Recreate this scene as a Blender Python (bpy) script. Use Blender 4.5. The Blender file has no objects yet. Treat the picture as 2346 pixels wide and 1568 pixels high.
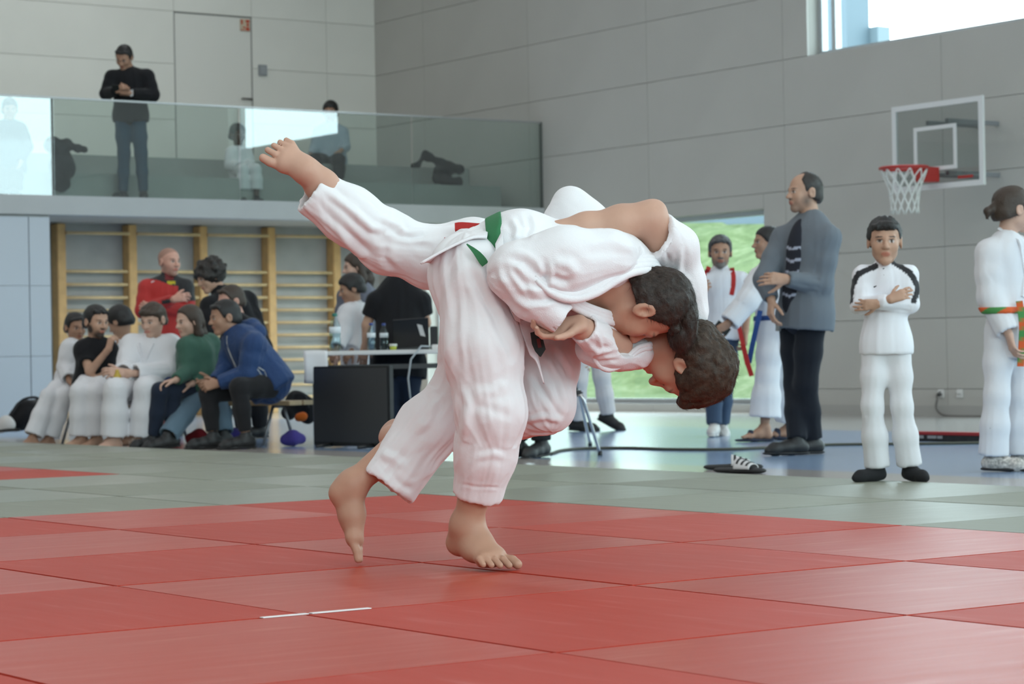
import bpy, bmesh, math, random
import numpy as np
from mathutils import Vector, Matrix

scene = bpy.context.scene
COL = scene.collection
RNG = np.random.default_rng(7)

# ---------------------------------------------------------------- camera
W, H = 2346, 1568
FPX = 5495.0                                   # focal length in pixels of the 2346 frame
YAW, PITCH, ROLL, CAMZ = 0.6154008, 0.006529, -0.0185414, 0.595
c_f = np.array([math.sin(YAW) * math.cos(PITCH), math.cos(YAW) * math.cos(PITCH), math.sin(PITCH)])
c_r = np.array([math.cos(YAW), -math.sin(YAW), 0.0])
c_u = np.cross(c_r, c_f)
c_r, c_u = c_r * math.cos(ROLL) + c_u * math.sin(ROLL), c_u * math.cos(ROLL) - c_r * math.sin(ROLL)
CAM = np.array([0.0, 0.0, CAMZ])
cam_d = bpy.data.cameras.new('camera')
cam_d.sensor_width = 36.0
cam_d.lens = 36.0 * FPX / W
cam_d.clip_start, cam_d.clip_end = 0.1, 500
cam_d.dof.use_dof = True
cam_d.dof.focus_distance = 6.75
cam_d.dof.aperture_fstop = 8.0
cam = bpy.data.objects.new('camera', cam_d)
COL.objects.link(cam)
cam.matrix_world = Matrix(((c_r[0], c_u[0], -c_f[0], 0), (c_r[1], c_u[1], -c_f[1], 0),
                           (c_r[2], c_u[2], -c_f[2], CAMZ), (0, 0, 0, 1)))
scene.camera = cam

# ---------------------------------------------------------------- world, exposure, lights
scene.view_settings.view_transform = 'Standard'
scene.view_settings.look = 'None'
scene.view_settings.gamma = 1.0
scene.view_settings.exposure = 0.04
scene.view_settings.use_curve_mapping = False
cy = scene.cycles
cy.use_denoising = True
cy.max_bounces = 8
cy.diffuse_bounces = 4
cy.glossy_bounces = 3
cy.transparent_max_bounces = 12
cy.use_adaptive_sampling = True
cy.adaptive_threshold = 0.02
cy.sample_clamp_indirect = 6.0
cy.caustics_reflective = cy.caustics_refractive = False
world = bpy.data.worlds.new('overcast_sky')
scene.world = world
world.use_nodes = True
wn = world.node_tree.nodes
wn['Background'].inputs['Color'].default_value = (0.80, 0.93, 1.0, 1)
wn['Background'].inputs['Strength'].default_value = 7.5

XR, YG, YB = 16.6, 22.765, 26.45               # right wall, gallery edge, gallery back wall
XL, YF, ZF, ZC = -11.0, -9.0, -0.04, 7.6       # left wall, wall behind the camera, hall floor, ceiling
LAMP_ROWS = [-7.5, -2.5, 2.5, 7.5, 12.5]
LAMP_W, LAMP_Y0, LAMP_Y1 = 1.1, -6.0, 25.5
LAMP_POWER = 250.0
SOFFIT_FILL_W = 22.0
for lx in LAMP_ROWS:
    ld = bpy.data.lights.new('hall_lamp_light', 'AREA')
    ld.shape = 'RECTANGLE'
    ld.size, ld.size_y = LAMP_W, LAMP_Y1 - LAMP_Y0
    ld.energy = LAMP_POWER
    ld.color = (0.97, 0.985, 1.0)
    lo = bpy.data.objects.new('hall_lamp_light', ld)
    lo.location = (lx, (LAMP_Y0 + LAMP_Y1) / 2, ZC - 0.32)
    COL.objects.link(lo)

# ---------------------------------------------------------------- helpers
def ray(x, y):
    return c_f + c_r * (x - W / 2) / FPX - c_u * (y - H / 2) / FPX
def at_z(x, y, z):
    d = ray(x, y); return CAM + d * (z - CAMZ) / d[2]
def at_X(x, y, X):
    d = ray(x, y); return CAM + d * X / d[0]
def at_Y(x, y, Y):
    d = ray(x, y); return CAM + d * Y / d[1]
def at_D(x, y, D):
    return CAM + ray(x, y) * D
def V(right, up, away):
    """direction given in the viewer's terms -> world unit vector"""
    v = c_r * right + c_u * up + c_f * away
    return v / np.linalg.norm(v)
def unit(v):
    v = np.asarray(v, float); return v / (np.linalg.norm(v) + 1e-12)

MATS = {}
def mat(name, color=(0.8, 0.8, 0.8), rough=0.6, metal=0.0, spec=0.5, noise=None, bump=None, attr=False,
        sheen=0.0, emit=0.0, coat=0.0, alpha=1.0):
    """procedural principled material; noise=(scale, amount) varies colour, bump=(scale, strength[, distance])"""
    if name in MATS:
        return MATS[name]
    m = bpy.data.materials.new(name); m.use_nodes = True
    nt = m.node_tree; b = nt.nodes['Principled BSDF']
    b.inputs['Base Color'].default_value = (*color, 1)
    b.inputs['Roughness'].default_value = rough
    b.inputs['Metallic'].default_value = metal
    b.inputs['Specular IOR Level'].default_value = spec
    if sheen:
        b.inputs['Sheen Weight'].default_value = sheen
        b.inputs['Sheen Roughness'].default_value = 0.5
    if coat:
        b.inputs['Coat Weight'].default_value = coat
        b.inputs['Coat Roughness'].default_value = 0.15
    if emit:
        b.inputs['Emission Color'].default_value = (*color, 1)
        b.inputs['Emission Strength'].default_value = emit
    tc = nt.nodes.new('ShaderNodeTexCoord')
    src = None
    if attr:
        a = nt.nodes.new('ShaderNodeAttribute'); a.attribute_name = 'col'
        src = a.outputs['Color']
    if noise:
        n = nt.nodes.new('ShaderNodeTexNoise'); n.inputs['Scale'].default_value = noise[0]
        n.inputs['Detail'].default_value = 5.0
        nt.links.new(tc.outputs['Object'], n.inputs['Vector'])
        mr = nt.nodes.new('ShaderNodeMapRange')
        mr.inputs['From Min'].default_value, mr.inputs['From Max'].default_value = 0.3, 0.7
        mr.inputs['To Min'].default_value, mr.inputs['To Max'].default_value = 1 - noise[1], 1 + noise[1]
        nt.links.new(n.outputs['Fac'], mr.inputs['Value'])
        mx = nt.nodes.new('ShaderNodeVectorMath'); mx.operation = 'SCALE'
        if src: nt.links.new(src, mx.inputs[0])
        else: mx.inputs[0].default_value = color
        nt.links.new(mr.outputs['Result'], mx.inputs['Scale'])
        src = mx.outputs['Vector']
    if src:
        nt.links.new(src, b.inputs['Base Color'])
    if bump:
        n = nt.nodes.new('ShaderNodeTexNoise'); n.inputs['Scale'].default_value = bump[0]
        n.inputs['Detail'].default_value = 3.0
        nt.links.new(tc.outputs['Object'], n.inputs['Vector'])
        bp = nt.nodes.new('ShaderNodeBump'); bp.inputs['Strength'].default_value = bump[1]
        bp.inputs['Distance'].default_value = bump[2] if len(bump) > 2 else 0.01
        nt.links.new(n.outputs['Fac'], bp.inputs['Height'])
        nt.links.new(bp.outputs['Normal'], b.inputs['Normal'])
    MATS[name] = m
    return m

def glass_mat(name, tint, rough=0.0, ior=1.5, gain=1.0):
    """thin architectural pane: tinted see-through plus Fresnel reflection"""
    if name in MATS: return MATS[name]
    m = bpy.data.materials.new(name); m.use_nodes = True
    nt = m.node_tree; nt.nodes.clear()
    out = nt.nodes.new('ShaderNodeOutputMaterial')
    t = nt.nodes.new('ShaderNodeBsdfTransparent'); t.inputs['Color'].default_value = (*tint, 1)
    g = nt.nodes.new('ShaderNodeBsdfGlossy'); g.inputs['Roughness'].default_value = rough
    g.inputs['Color'].default_value = (0.95, 1.0, 1.0, 1)
    fr = nt.nodes.new('ShaderNodeFresnel'); fr.inputs['IOR'].default_value = ior
    mu = nt.nodes.new('ShaderNodeMath'); mu.operation = 'MULTIPLY'; mu.inputs[1].default_value = gain; mu.use_clamp = True
    mx = nt.nodes.new('ShaderNodeMixShader')
    ge = nt.nodes.new('ShaderNodeNewGeometry')                 # reflect at the entry face only (thin pane)
    iv = nt.nodes.new('ShaderNodeMath'); iv.operation = 'SUBTRACT'; iv.inputs[0].default_value = 1.0
    m2 = nt.nodes.new('ShaderNodeMath'); m2.operation = 'MULTIPLY'
    nt.links.new(ge.outputs['Backfacing'], iv.inputs[1]); nt.links.new(mu.outputs[0], m2.inputs[0]); nt.links.new(iv.outputs[0], m2.inputs[1])
    nt.links.new(fr.outputs[0], mu.inputs[0]); nt.links.new(m2.outputs[0], mx.inputs[0])
    nt.links.new(t.outputs[0], mx.inputs[1]); nt.links.new(g.outputs[0], mx.inputs[2])
    nt.links.new(mx.outputs[0], out.inputs[0])
    MATS[name] = m
    return m

def tag(o, label=None, cat=None, group=None, kind=None):
    if label: o['label'] = label
    if cat: o['category'] = cat
    if group: o['group'] = group
    if kind: o['kind'] = kind
    return o
def empty(name, loc=(0, 0, 0), **kw):
    o = bpy.data.objects.new(name, None)
    o.location = loc; o.empty_display_size = 0.1
    COL.objects.link(o)
    return tag(o, **kw)
def link(name, me, m=None, parent=None, smooth=False, **kw):
    o = bpy.data.objects.new(name, me)
    COL.objects.link(o)
    if m is not None and not me.materials: me.materials.append(m)
    if parent is not None:
        o.parent = parent
        o.matrix_parent_inverse = Matrix.Translation(-Vector(world_loc(parent)))
    if smooth:
        me.polygons.foreach_set('use_smooth', np.ones(len(me.polygons), bool))
    return tag(o, **kw)
def world_loc(o):
    """the translation of an object that is never rotated or scaled (all geometry is written in world units)"""
    v = Vector(o.location)
    if o.parent is not None:
        v = v + o.matrix_parent_inverse.translation + world_loc(o.parent)
    return v
def mesh(name, verts, faces, m=None, parent=None, smooth=False, **kw):
    me = bpy.data.meshes.new(name)
    me.from_pydata([tuple(map(float, v)) for v in verts], [], faces)
    me.update()
    return link(name, me, m, parent, smooth, **kw)
BOXF = [(0, 3, 2, 1), (4, 5, 6, 7), (0, 1, 5, 4), (1, 2, 6, 5), (2, 3, 7, 6), (3, 0, 4, 7)]
def boxv(x0, x1, y0, y1, z0, z1):
    return [(x0, y0, z0), (x1, y0, z0), (x1, y1, z0), (x0, y1, z0), (x0, y0, z1), (x1, y0, z1), (x1, y1, z1), (x0, y1, z1)]
def box(name, x0, x1, y0, y1, z0, z1, m=None, parent=None, bevel=0.0, **kw):
    if not bevel:
        return mesh(name, boxv(x0, x1, y0, y1, z0, z1), BOXF, m, parent, **kw)
    bm = bmesh.new()
    vs = [bm.verts.new(v) for v in boxv(x0, x1, y0, y1, z0, z1)]
    for f in BOXF: bm.faces.new([vs[i] for i in f])
    bmesh.ops.bevel(bm, geom=bm.edges[:], offset=bevel, segments=2, affect='EDGES')
    me = bpy.data.meshes.new(name); bm.to_mesh(me); bm.free()
    return link(name, me, m, parent, **kw)
def tube_vf(pts, rad, n=8, cap=True, ref=None):
    pts = [np.asarray(p, float) for p in pts]
    rad = [rad] * len(pts) if np.isscalar(rad) else rad
    vs, fs = [], []
    prev = None
    for i, p in enumerate(pts):
        t = unit(pts[min(i + 1, len(pts) - 1)] - pts[max(i - 1, 0)])
        a = ref if ref is not None else (prev if prev is not None else (np.array([0, 0, 1.0]) if abs(t[2]) < .9 else np.array([1.0, 0, 0])))
        s = unit(np.cross(t, a)); b = np.cross(s, t); prev = b
        for k in range(n):
            an = 2 * math.pi * k / n
            vs.append(p + rad[i] * (math.cos(an) * s + math.sin(an) * b))
    for i in range(len(pts) - 1):
        for k in range(n):
            fs.append((i * n + k, i * n + (k + 1) % n, (i + 1) * n + (k + 1) % n, (i + 1) * n + k))
    if cap:
        fs.append(tuple(range(n - 1, -1, -1))); fs.append(tuple(range((len(pts) - 1) * n, len(pts) * n)))
    return vs, fs
def tube(name, pts, rad, m=None, parent=None, n=8, **kw):
    v, f = tube_vf(pts, rad, n)
    return mesh(name, v, f, m, parent, smooth=True, **kw)
def lathe(name, prof, centre, m=None, parent=None, n=20, **kw):
    """profile [(radius, height)] turned round the vertical through centre"""
    vs, fs = [], []
    for r_, z_ in prof:
        for k in range(n):
            a = 2 * math.pi * k / n
            vs.append((centre[0] + r_ * math.cos(a), centre[1] + r_ * math.sin(a), centre[2] + z_))
    for i in range(len(prof) - 1):
        for k in range(n):
            fs.append((i * n + k, i * n + (k + 1) % n, (i + 1) * n + (k + 1) % n, (i + 1) * n + k))
    fs.append(tuple(range(n - 1, -1, -1))); fs.append(tuple(range((len(prof) - 1) * n, len(prof) * n)))
    return mesh(name, vs, fs, m, parent, smooth=True, **kw)
def merge(parts):
    vs, fs = [], []
    for v, f in parts:
        k = len(vs); vs += [tuple(p) for p in v]; fs += [tuple(i + k for i in q) for q in f]
    return vs, fs
def obox_vf(c, ax, half):
    """box with centre c, three axes and half sizes"""
    c = np.asarray(c, float); a = [np.asarray(v, float) * h for v, h in zip(ax, half)]
    s = [(-1, -1, -1), (1, -1, -1), (1, 1, -1), (-1, 1, -1), (-1, -1, 1), (1, -1, 1), (1, 1, 1), (-1, 1, 1)]
    return [c + a[0] * i + a[1] * j + a[2] * k for i, j, k in s], BOXF
# ================================================================ the hall
M_wall = mat('wall_panel_grey', (0.50, 0.485, 0.455), 0.55, noise=(1.2, 0.03), bump=(60, 0.03))
M_wall_w = mat('gallery_panel_white', (0.84, 0.81, 0.745), 0.55, noise=(1.2, 0.03))
M_joint = mat('panel_joint', (0.45, 0.44, 0.41), 0.9)
M_conc = mat('fair_faced_concrete', (0.40, 0.41, 0.40), 0.85, noise=(2.5, 0.12), bump=(25, 0.15))
M_slab = mat('slab_edge_paint', (0.48, 0.49, 0.49), 0.7, noise=(3, 0.03))
M_frame = mat('window_frame_aluminium', (0.55, 0.58, 0.60), 0.4, metal=0.3)
M_white = mat('white_lacquer', (0.70, 0.73, 0.76), 0.4)
M_pane = glass_mat('window_glass', (0.93, 0.98, 0.97), gain=0.8)
M_balus = glass_mat('balustrade_glass', (0.84, 0.90, 0.88), gain=3.3)

# glossy sports floor (blue-grey with painted court areas)
def floor_material():
    m = bpy.data.materials.new('sports_floor'); m.use_nodes = True
    nt = m.node_tree; b = nt.nodes['Principled BSDF']
    tc = nt.nodes.new('ShaderNodeTexCoord')
    sx = nt.nodes.new('ShaderNodeSeparateXYZ'); nt.links.new(tc.outputs['Object'], sx.inputs[0])
    n = nt.nodes.new('ShaderNodeTexNoise'); n.inputs['Scale'].default_value = 3; n.inputs['Detail'].default_value = 4
    nt.links.new(tc.outputs['Object'], n.inputs['Vector'])
    def step(sock, thr):
        k = nt.nodes.new('ShaderNodeMath'); k.operation = 'GREATER_THAN'; k.inputs[1].default_value = thr
        nt.links.new(sock, k.inputs[0]); return k.outputs[0]
    def mix(f, a, bb):
        k = nt.nodes.new('ShaderNodeMix'); k.data_type = 'RGBA'
        nt.links.new(f, k.inputs[0])
        for i, v in ((6, a), (7, bb)):
            if isinstance(v, tuple): k.inputs[i].default_value = (*v, 1)
            else: nt.links.new(v, k.inputs[i])
        return k.outputs[2]
    def mul(a, b2):
        k = nt.nodes.new('ShaderNodeMath'); k.operation = 'MULTIPLY'
        nt.links.new(a, k.inputs[0]); nt.links.new(b2, k.inputs[1]); return k.outputs[0]
    # a blue court area runs beside the mats on the right
    court = mul(step(sx.outputs[0], 8.75), step(sx.outputs[0], -99))
    col = mix(court, (0.42, 0.385, 0.365), (0.26, 0.36, 0.53))
    far = step(sx.outputs[0], 13.3)
    col = mix(far, col, (0.44, 0.43, 0.42))
    nt.links.new(col, b.inputs['Base Color'])
    b.inputs['Roughness'].default_value = 0.17
    b.inputs['Specular IOR Level'].default_value = 0.75
    return m
box('floor', XL, XR, YF, YB, ZF - 0.2, ZF, floor_material(), kind='structure')

# ---- judo mats: every mat a piece of the mat floor
def mat_material(name, c, rough, aniso_rot, spec=.5):
    m = bpy.data.materials.new(name); m.use_nodes = True
    nt = m.node_tree; b = nt.nodes['Principled BSDF']
    tc = nt.nodes.new('ShaderNodeTexCoord')
    oi = nt.nodes.new('ShaderNodeObjectInfo')
    geo = nt.nodes.new('ShaderNodeNewGeometry')
    # scuffs: stretched noise
    mp = nt.nodes.new('ShaderNodeMapping'); mp.inputs['Scale'].default_value = (2.2, 14, 1) if aniso_rot else (14, 2.2, 1)
    mp.inputs['Rotation'].default_value = (0, 0, 0.5)
    nt.links.new(geo.outputs['Position'], mp.inputs['Vector'])
    n = nt.nodes.new('ShaderNodeTexNoise'); n.inputs['Scale'].default_value = 1.3; n.inputs['Detail'].default_value = 7
    nt.links.new(mp.outputs[0], n.inputs['Vector'])
    cr = nt.nodes.new('ShaderNodeValToRGB')
    cr.color_ramp.elements[0].position, cr.color_ramp.elements[1].position = 0.60, 0.80
    cr.color_ramp.elements[0].color = (0, 0, 0, 1); cr.color_ramp.elements[1].color = (0.55, 0.55, 0.55, 1)
    nt.links.new(n.outputs['Fac'], cr.inputs[0])
    mx = nt.nodes.new('ShaderNodeMix'); mx.data_type = 'RGBA'
    mx.inputs[6].default_value = (*c, 1)
    mx.inputs[7].default_value = (min(1, c[0] * 1.15 + .05), c[1] + 0.10, c[2] + 0.10, 1)
    nt.links.new(cr.outputs[0], mx.inputs[0])
    n2 = nt.nodes.new('ShaderNodeTexNoise'); n2.inputs['Scale'].default_value = 0.9; n2.inputs['Detail'].default_value = 3
    nt.links.new(geo.outputs['Position'], n2.inputs['Vector'])
    ad = nt.nodes.new('ShaderNodeMath'); ad.operation = 'MULTIPLY_ADD'; ad.inputs[1].default_value = 0.10; ad.inputs[2].default_value = 0.87
    nt.links.new(oi.outputs['Random'], ad.inputs[0])
    a2 = nt.nodes.new('ShaderNodeMath'); a2.operation = 'MULTIPLY_ADD'; a2.inputs[1].default_value = 0.16
    nt.links.new(n2.outputs['Fac'], a2.inputs[0]); nt.links.new(ad.outputs[0], a2.inputs[2])
    sc = nt.nodes.new('ShaderNodeVectorMath'); sc.operation = 'SCALE'
    nt.links.new(mx.outputs[2], sc.inputs[0]); nt.links.new(a2.outputs[0], sc.inputs['Scale'])
    nt.links.new(sc.outputs[0], b.inputs['Base Color'])
    # roughness wear
    rr = nt.nodes.new('ShaderNodeMath'); rr.operation = 'MULTIPLY_ADD'; rr.inputs[1].default_value = -0.12; rr.inputs[2].default_value = rough + 0.06
    nt.links.new(n.outputs['Fac'], rr.inputs[0]); nt.links.new(rr.outputs[0], b.inputs['Roughness'])
    b.inputs['Specular IOR Level'].default_value = spec
    # woven rice-straw print: fine ribs
    wv = nt.nodes.new('ShaderNodeTexWave'); wv.wave_type = 'BANDS'; wv.bands_direction = 'X' if aniso_rot else 'Y'
    wv.inputs['Scale'].default_value = 60
    nt.links.new(geo.outputs['Position'], wv.inputs['Vector'])
    bp = nt.nodes.new('ShaderNodeBump'); bp.inputs['Strength'].default_value = 0.12; bp.inputs['Distance'].default_value = 0.002
    nt.links.new(wv.outputs['Fac'], bp.inputs['Height']); nt.links.new(bp.outputs[0], b.inputs['Normal'])
    return m
RED = (0.45, 0.036, 0.015)
GRN = (0.25, 0.26, 0.205)
M_red = [mat_material('red_mat_vinyl', RED, 0.50, 0, .34), mat_material('red_mat_vinyl_turned', (RED[0] * 1.03, RED[1] * 1.1, RED[2] * 1.1), 0.36, 1, .52)]  # turned mats also get a slightly lighter colour, standing in for weave sheen
M_grn = [mat_material('green_mat_vinyl', GRN, 0.50, 0, .38), mat_material('green_mat_vinyl_turned', tuple(c * 1.06 for c in GRN), 0.35, 1, .60)]
mats_root = empty('floor_mats', (3, 6, ZF), kind='structure', label='judo mats in red and green laid edge to edge on the hall floor')
TX, TY = 0.98, 1.0
xs = [7.75 - TX * k for k in range(14)]
ys = [8.9 + TY * k for k in range(10, -1, -1)] + [8.9 - TY * k for k in range(1, 12)]
def mat_mesh(name, m, g=0.004):
    bm = bmesh.new()
    vs = [bm.verts.new(v) for v in boxv(-TX / 2 + g / 2, TX / 2 - g / 2, -TY / 2 + g / 2, TY / 2 - g / 2, ZF, 0.0)]
    for f in BOXF: bm.faces.new([vs[i] for i in f])
    top = [e for e in bm.edges if all(v.co.z > -0.01 for v in e.verts)]
    bmesh.ops.bevel(bm, geom=top, offset=0.004, segments=2, affect='EDGES')
    me = bpy.data.meshes.new(name); bm.to_mesh(me); bm.free()
    me.materials.append(m)
    return me
mm = {(c, t): mat_mesh(('red_mat', 'green_mat')[c], (M_red, M_grn)[c][t]) for c in (0, 1) for t in (0, 1)}
for i in range(13):
    for j in range(len(ys) - 1):
        x1, y1 = xs[i], ys[j]
        cx, cyy = x1 - TX / 2, y1 - TY / 2
        if (cx * c_f[0] + cyy * c_f[1]) < 2.2: continue               # behind the photographer's reach
        px = W / 2 + FPX * ((cx * c_r[0] + cyy * c_r[1]) / (cx * c_f[0] + cyy * c_f[1]))
        if px < -900 or px > W + 900: continue
        red = (cx < 5.79 and cyy < 8.9) or (cx < 5.79 and cyy > 11.88)
        o = link('red_mat' if red else 'green_mat', mm[(0 if red else 1, (i + j) % 2)], None, mats_root)
        o.location = (cx, cyy, random.Random(i * 31 + j).uniform(-0.0008, 0.0008))
# two strips of white tape that mark the middle of the contest area
M_tape = mat('white_tape', (0.85, 0.83, 0.82), 0.5)
tp = empty('centre_tape', (2.87, 4.895, 0), label='thin white tape marking a line on the red mats', cat='tape')
for xa, xb in ((2.735, 2.857), (2.867, 3.03)):
    box('tape_strip', xa, xb, 4.888, 4.906, 0.0005, 0.0025, M_tape, tp)

# ---- walls built of panels with real joints
def rect_minus(r0, holes):
    out = [r0]
    for h in holes:
        nxt = []
        for (a0, a1, b0, b1) in out:
            if h[1] <= a0 or h[0] >= a1 or h[3] <= b0 or h[2] >= b1:
                nxt.append((a0, a1, b0, b1)); continue
            if h[0] > a0: nxt.append((a0, h[0], b0, b1))
            if h[1] < a1: nxt.append((h[1], a1, b0, b1))
            m0, m1 = max(a0, h[0]), min(a1, h[1])
            if h[2] > b0: nxt.append((m0, m1, b0, h[2]))
            if h[3] < b1: nxt.append((m0, m1, h[3], b1))
        out = nxt
    return [q for q in out if q[1] - q[0] > .02 and q[3] - q[2] > .02]
def panel_wall(root, axis, pos, ulines, zlines, holes, m, thick=0.03, back=0.28, gap=0.005, sign=1, sub=True):
    """axis 'X': wall plane x=pos, panels spread over y; front face at pos, body towards sign"""
    cache = {}
    u0, u1, z0, z1 = ulines[0], ulines[-1], zlines[0], zlines[-1]
    parts = []
    for (a, b, c, d) in rect_minus((u0, u1, z0, z1), holes):
        p0, p1 = sorted((pos + sign * thick, pos + sign * back))
        parts.append((boxv(p0, p1, a, b, c, d) if axis == 'X' else boxv(a, b, p0, p1, c, d), BOXF))
    v, f = merge(parts)
    mesh('wall_core', v, f, M_joint, root)
    for i in range(len(ulines) - 1):
        for j in range(len(zlines) - 1):
            for (a, b, c, d) in rect_minus((ulines[i], ulines[i + 1], zlines[j], zlines[j + 1]), holes):
                w, h = b - a - gap, d - c - gap
                key = (round(w, 3), round(h, 3))
                if key not in cache:
                    p0, p1 = sorted((0.0, sign * (thick + 0.002)))
                    vv = boxv(p0, p1, -w / 2, w / 2, -h / 2, h / 2) if axis == 'X' else boxv(-w / 2, w / 2, p0, p1, -h / 2, h / 2)
                    me = bpy.data.meshes.new('wall_panel'); me.from_pydata(vv, [], BOXF); me.materials.append(m)
                    cache[key] = me
                o = link('wall_panel', cache[key], None, root)
                o.location = (pos, (a + b) / 2, (c + d) / 2) if axis == 'X' else ((a + b) / 2, pos, (c + d) / 2)
HW = (15.15, 18.17, 3.615, 6.3)               # high window  (y0, y1, z0, z1)
HW2 = (3.2, 9.2, 3.2, 6.3)                    # second high window nearer the viewer
HW3 = (-6.5, 0.5, 3.2, 6.3)
LW = (18.89, 25.33, ZF + 0.10, 2.10)          # low window onto the slope
LW_FILL = (6.4, 15.12, ZF + 0.10, 2.10)           # unseen low window, added for light and sheen from the right
zl = [ZF, 0.22, 0.90, 1.58, 2.26, 2.94, 3.615, 4.29, 4.97, 5.65, 6.33, ZC]
yl = [YF - .3] + [18.545 - 2.25 * k for k in range(12, -4, -1) if YF < 18.545 - 2.25 * k < YB] + [YB + .3]
wr = empty('wall_right', (XR, 10, ZF), kind='structure')
panel_wall(wr, 'X', XR, yl, zl, [HW, HW2, HW3, LW, LW_FILL], M_wall)
xg = [XL, 13.69, 14.78, 15.87, XR + .02]
wb = empty('wall_gallery', (13, YB, ZF), kind='structure')
zb = [2.30, 2.92, 3.60, 4.29, 4.94, 5.62, 6.3, ZC]
DOOR = (13.69, 14.78, 2.92, 4.935)
panel_wall(wb, 'Y', YB, xg, zb, [DOOR], M_wall_w)
box('wall_under_gallery', XL, XR + .3, YB, YB + 0.3, ZF, 2.31, M_conc, kind='structure')
box('wall_left', XL - 0.3, XL, YF, YB, ZF, ZC, M_wall, kind='structure')
RW_FILL = [(-9.5, -1.5, 2.2, 6.2), (-0.5, 7.0, 2.2, 6.2), (8.0, 15.5, 2.2, 6.2)]   # unseen windows behind the camera, added for frontal fill light
parts = [(boxv(a, b_, YF - .3, YF, c, d), BOXF) for (a, b_, c, d) in rect_minus((XL, XR + .3, ZF, ZC), RW_FILL)]
mesh('wall_rear', *merge(parts), M_wall, kind='structure')
box('ceiling', XL - .3, XR + .3, YF - .3, YB + .3, ZC, ZC + 0.2, mat('ceiling_white', (0.62, 0.61, 0.58), 0.8), kind='structure')
box('baseboard_right', XR - 0.012, XR - 0.001, 15.12, 18.89, ZF, ZF + 0.10, mat('skirting', (0.42, 0.41, 0.39), 0.5), kind='structure')
for lx in LAMP_ROWS:                           # housings of the ceiling lamps
    v, f = merge([(boxv(lx - .6, lx - .56, LAMP_Y0, LAMP_Y1, ZC - .34, ZC - .02), BOXF), (boxv(lx + .56, lx + .6, LAMP_Y0, LAMP_Y1, ZC - .34, ZC - .02), BOXF),
                  (boxv(lx - .56, lx + .56, LAMP_Y0, LAMP_Y1, ZC - .06, ZC - .02), BOXF)])
    mesh('unseen_lamp_box_%d' % (10 + LAMP_ROWS.index(lx)), v, f, mat('lamp_housing', (0.8, 0.8, 0.78), 0.5), kind='structure')

# ---- windows: frame, mullions and panes
def window(name, y0, y1, z0, z1, mull, f=0.05):
    r_ = empty(name, (XR + .2, (y0 + y1) / 2, z0), kind='structure')
    xa, xb = XR + 0.16, XR + 0.24
    v, fc = merge([(boxv(xa, xb, y0, y1, z0, z0 + f), BOXF), (boxv(xa, xb, y0, y1, z1 - f, z1), BOXF),
                   (boxv(xa, xb, y0, y0 + f, z0 + f, z1 - f), BOXF), (boxv(xa, xb, y1 - f, y1, z0 + f, z1 - f), BOXF)])
    mesh('window_frame', v, fc, M_frame, r_)
    edges = [y0 + f] + list(mull) + [y1 - f]
    for k, ym in enumerate(mull):
        box('mullion', xa, xb, ym - .03, ym + .03, z0 + f, z1 - f, M_frame, r_)
    for a, b in zip(edges[:-1], edges[1:]):
        box('pane', XR + .195, XR + .205, a, b, z0 + f, z1 - f, M_pane, r_)
    # reveal (lining) in white
    box('window_sill', XR + 0.001, XR + .29, y0, y1, z0 - 0.012, z0, M_white, r_)
    return r_
window('window_1', *HW, [17.95])
window('window_2', *HW2, [6.2])
window('window_3', *HW3, [-3.0])
window('window_4', LW[0], LW[1], LW[2], LW[3], [24.2])
window('window_8', LW_FILL[0], LW_FILL[1], LW_FILL[2], LW_FILL[3], [9.1, 11.8])  # added window out of view, brings side light onto mats and people
for k, (a, b_, c, d) in enumerate(RW_FILL):
    r_ = empty('window_%d' % (5 + k), ((a + b_) / 2, YF - .2, c), kind='structure')  # added unseen windows, they light the side facing the camera
    box('pane', a + .05, b_ - .05, YF - .205, YF - .195, c + .05, d - .05, M_pane, r_)
    mesh('window_frame', *merge([(boxv(a, b_, YF - .24, YF - .16, c, c + .05), BOXF), (boxv(a, b_, YF - .24, YF - .16, d - .05, d), BOXF),
         (boxv(a, a + .05, YF - .24, YF - .16, c + .05, d - .05), BOXF), (boxv(b_ - .05, b_, YF - .24, YF - .16, c + .05, d - .05), BOXF)]), M_frame, r_)
    ld = bpy.data.lights.new('sky_portal', 'AREA'); ld.shape = 'RECTANGLE'; ld.size, ld.size_y = b_ - a, d - c
    ld.cycles.is_portal = True
    lo = bpy.data.objects.new('sky_portal', ld); lo.location = ((a + b_) / 2, YF - .31, (c + d) / 2); lo.rotation_euler = (math.radians(90), 0, 0)
    COL.objects.link(lo)
for nm, q in (('window_1', HW), ('window_2', HW2), ('window_3', HW3), ('window_4', LW), ('window_8', LW_FILL)):
    ld = bpy.data.lights.new('sky_portal', 'AREA'); ld.shape = 'RECTANGLE'
    ld.size, ld.size_y = q[3] - q[2], q[1] - q[0]
    ld.cycles.is_portal = True
    lo = bpy.data.objects.new('sky_portal', ld)
    lo.matrix_world = Matrix.Translation(((XR + .3), (q[0] + q[1]) / 2, (q[2] + q[3]) / 2)) @ Matrix.Rotation(math.radians(90), 4, 'Y')
    COL.objects.link(lo)

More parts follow.
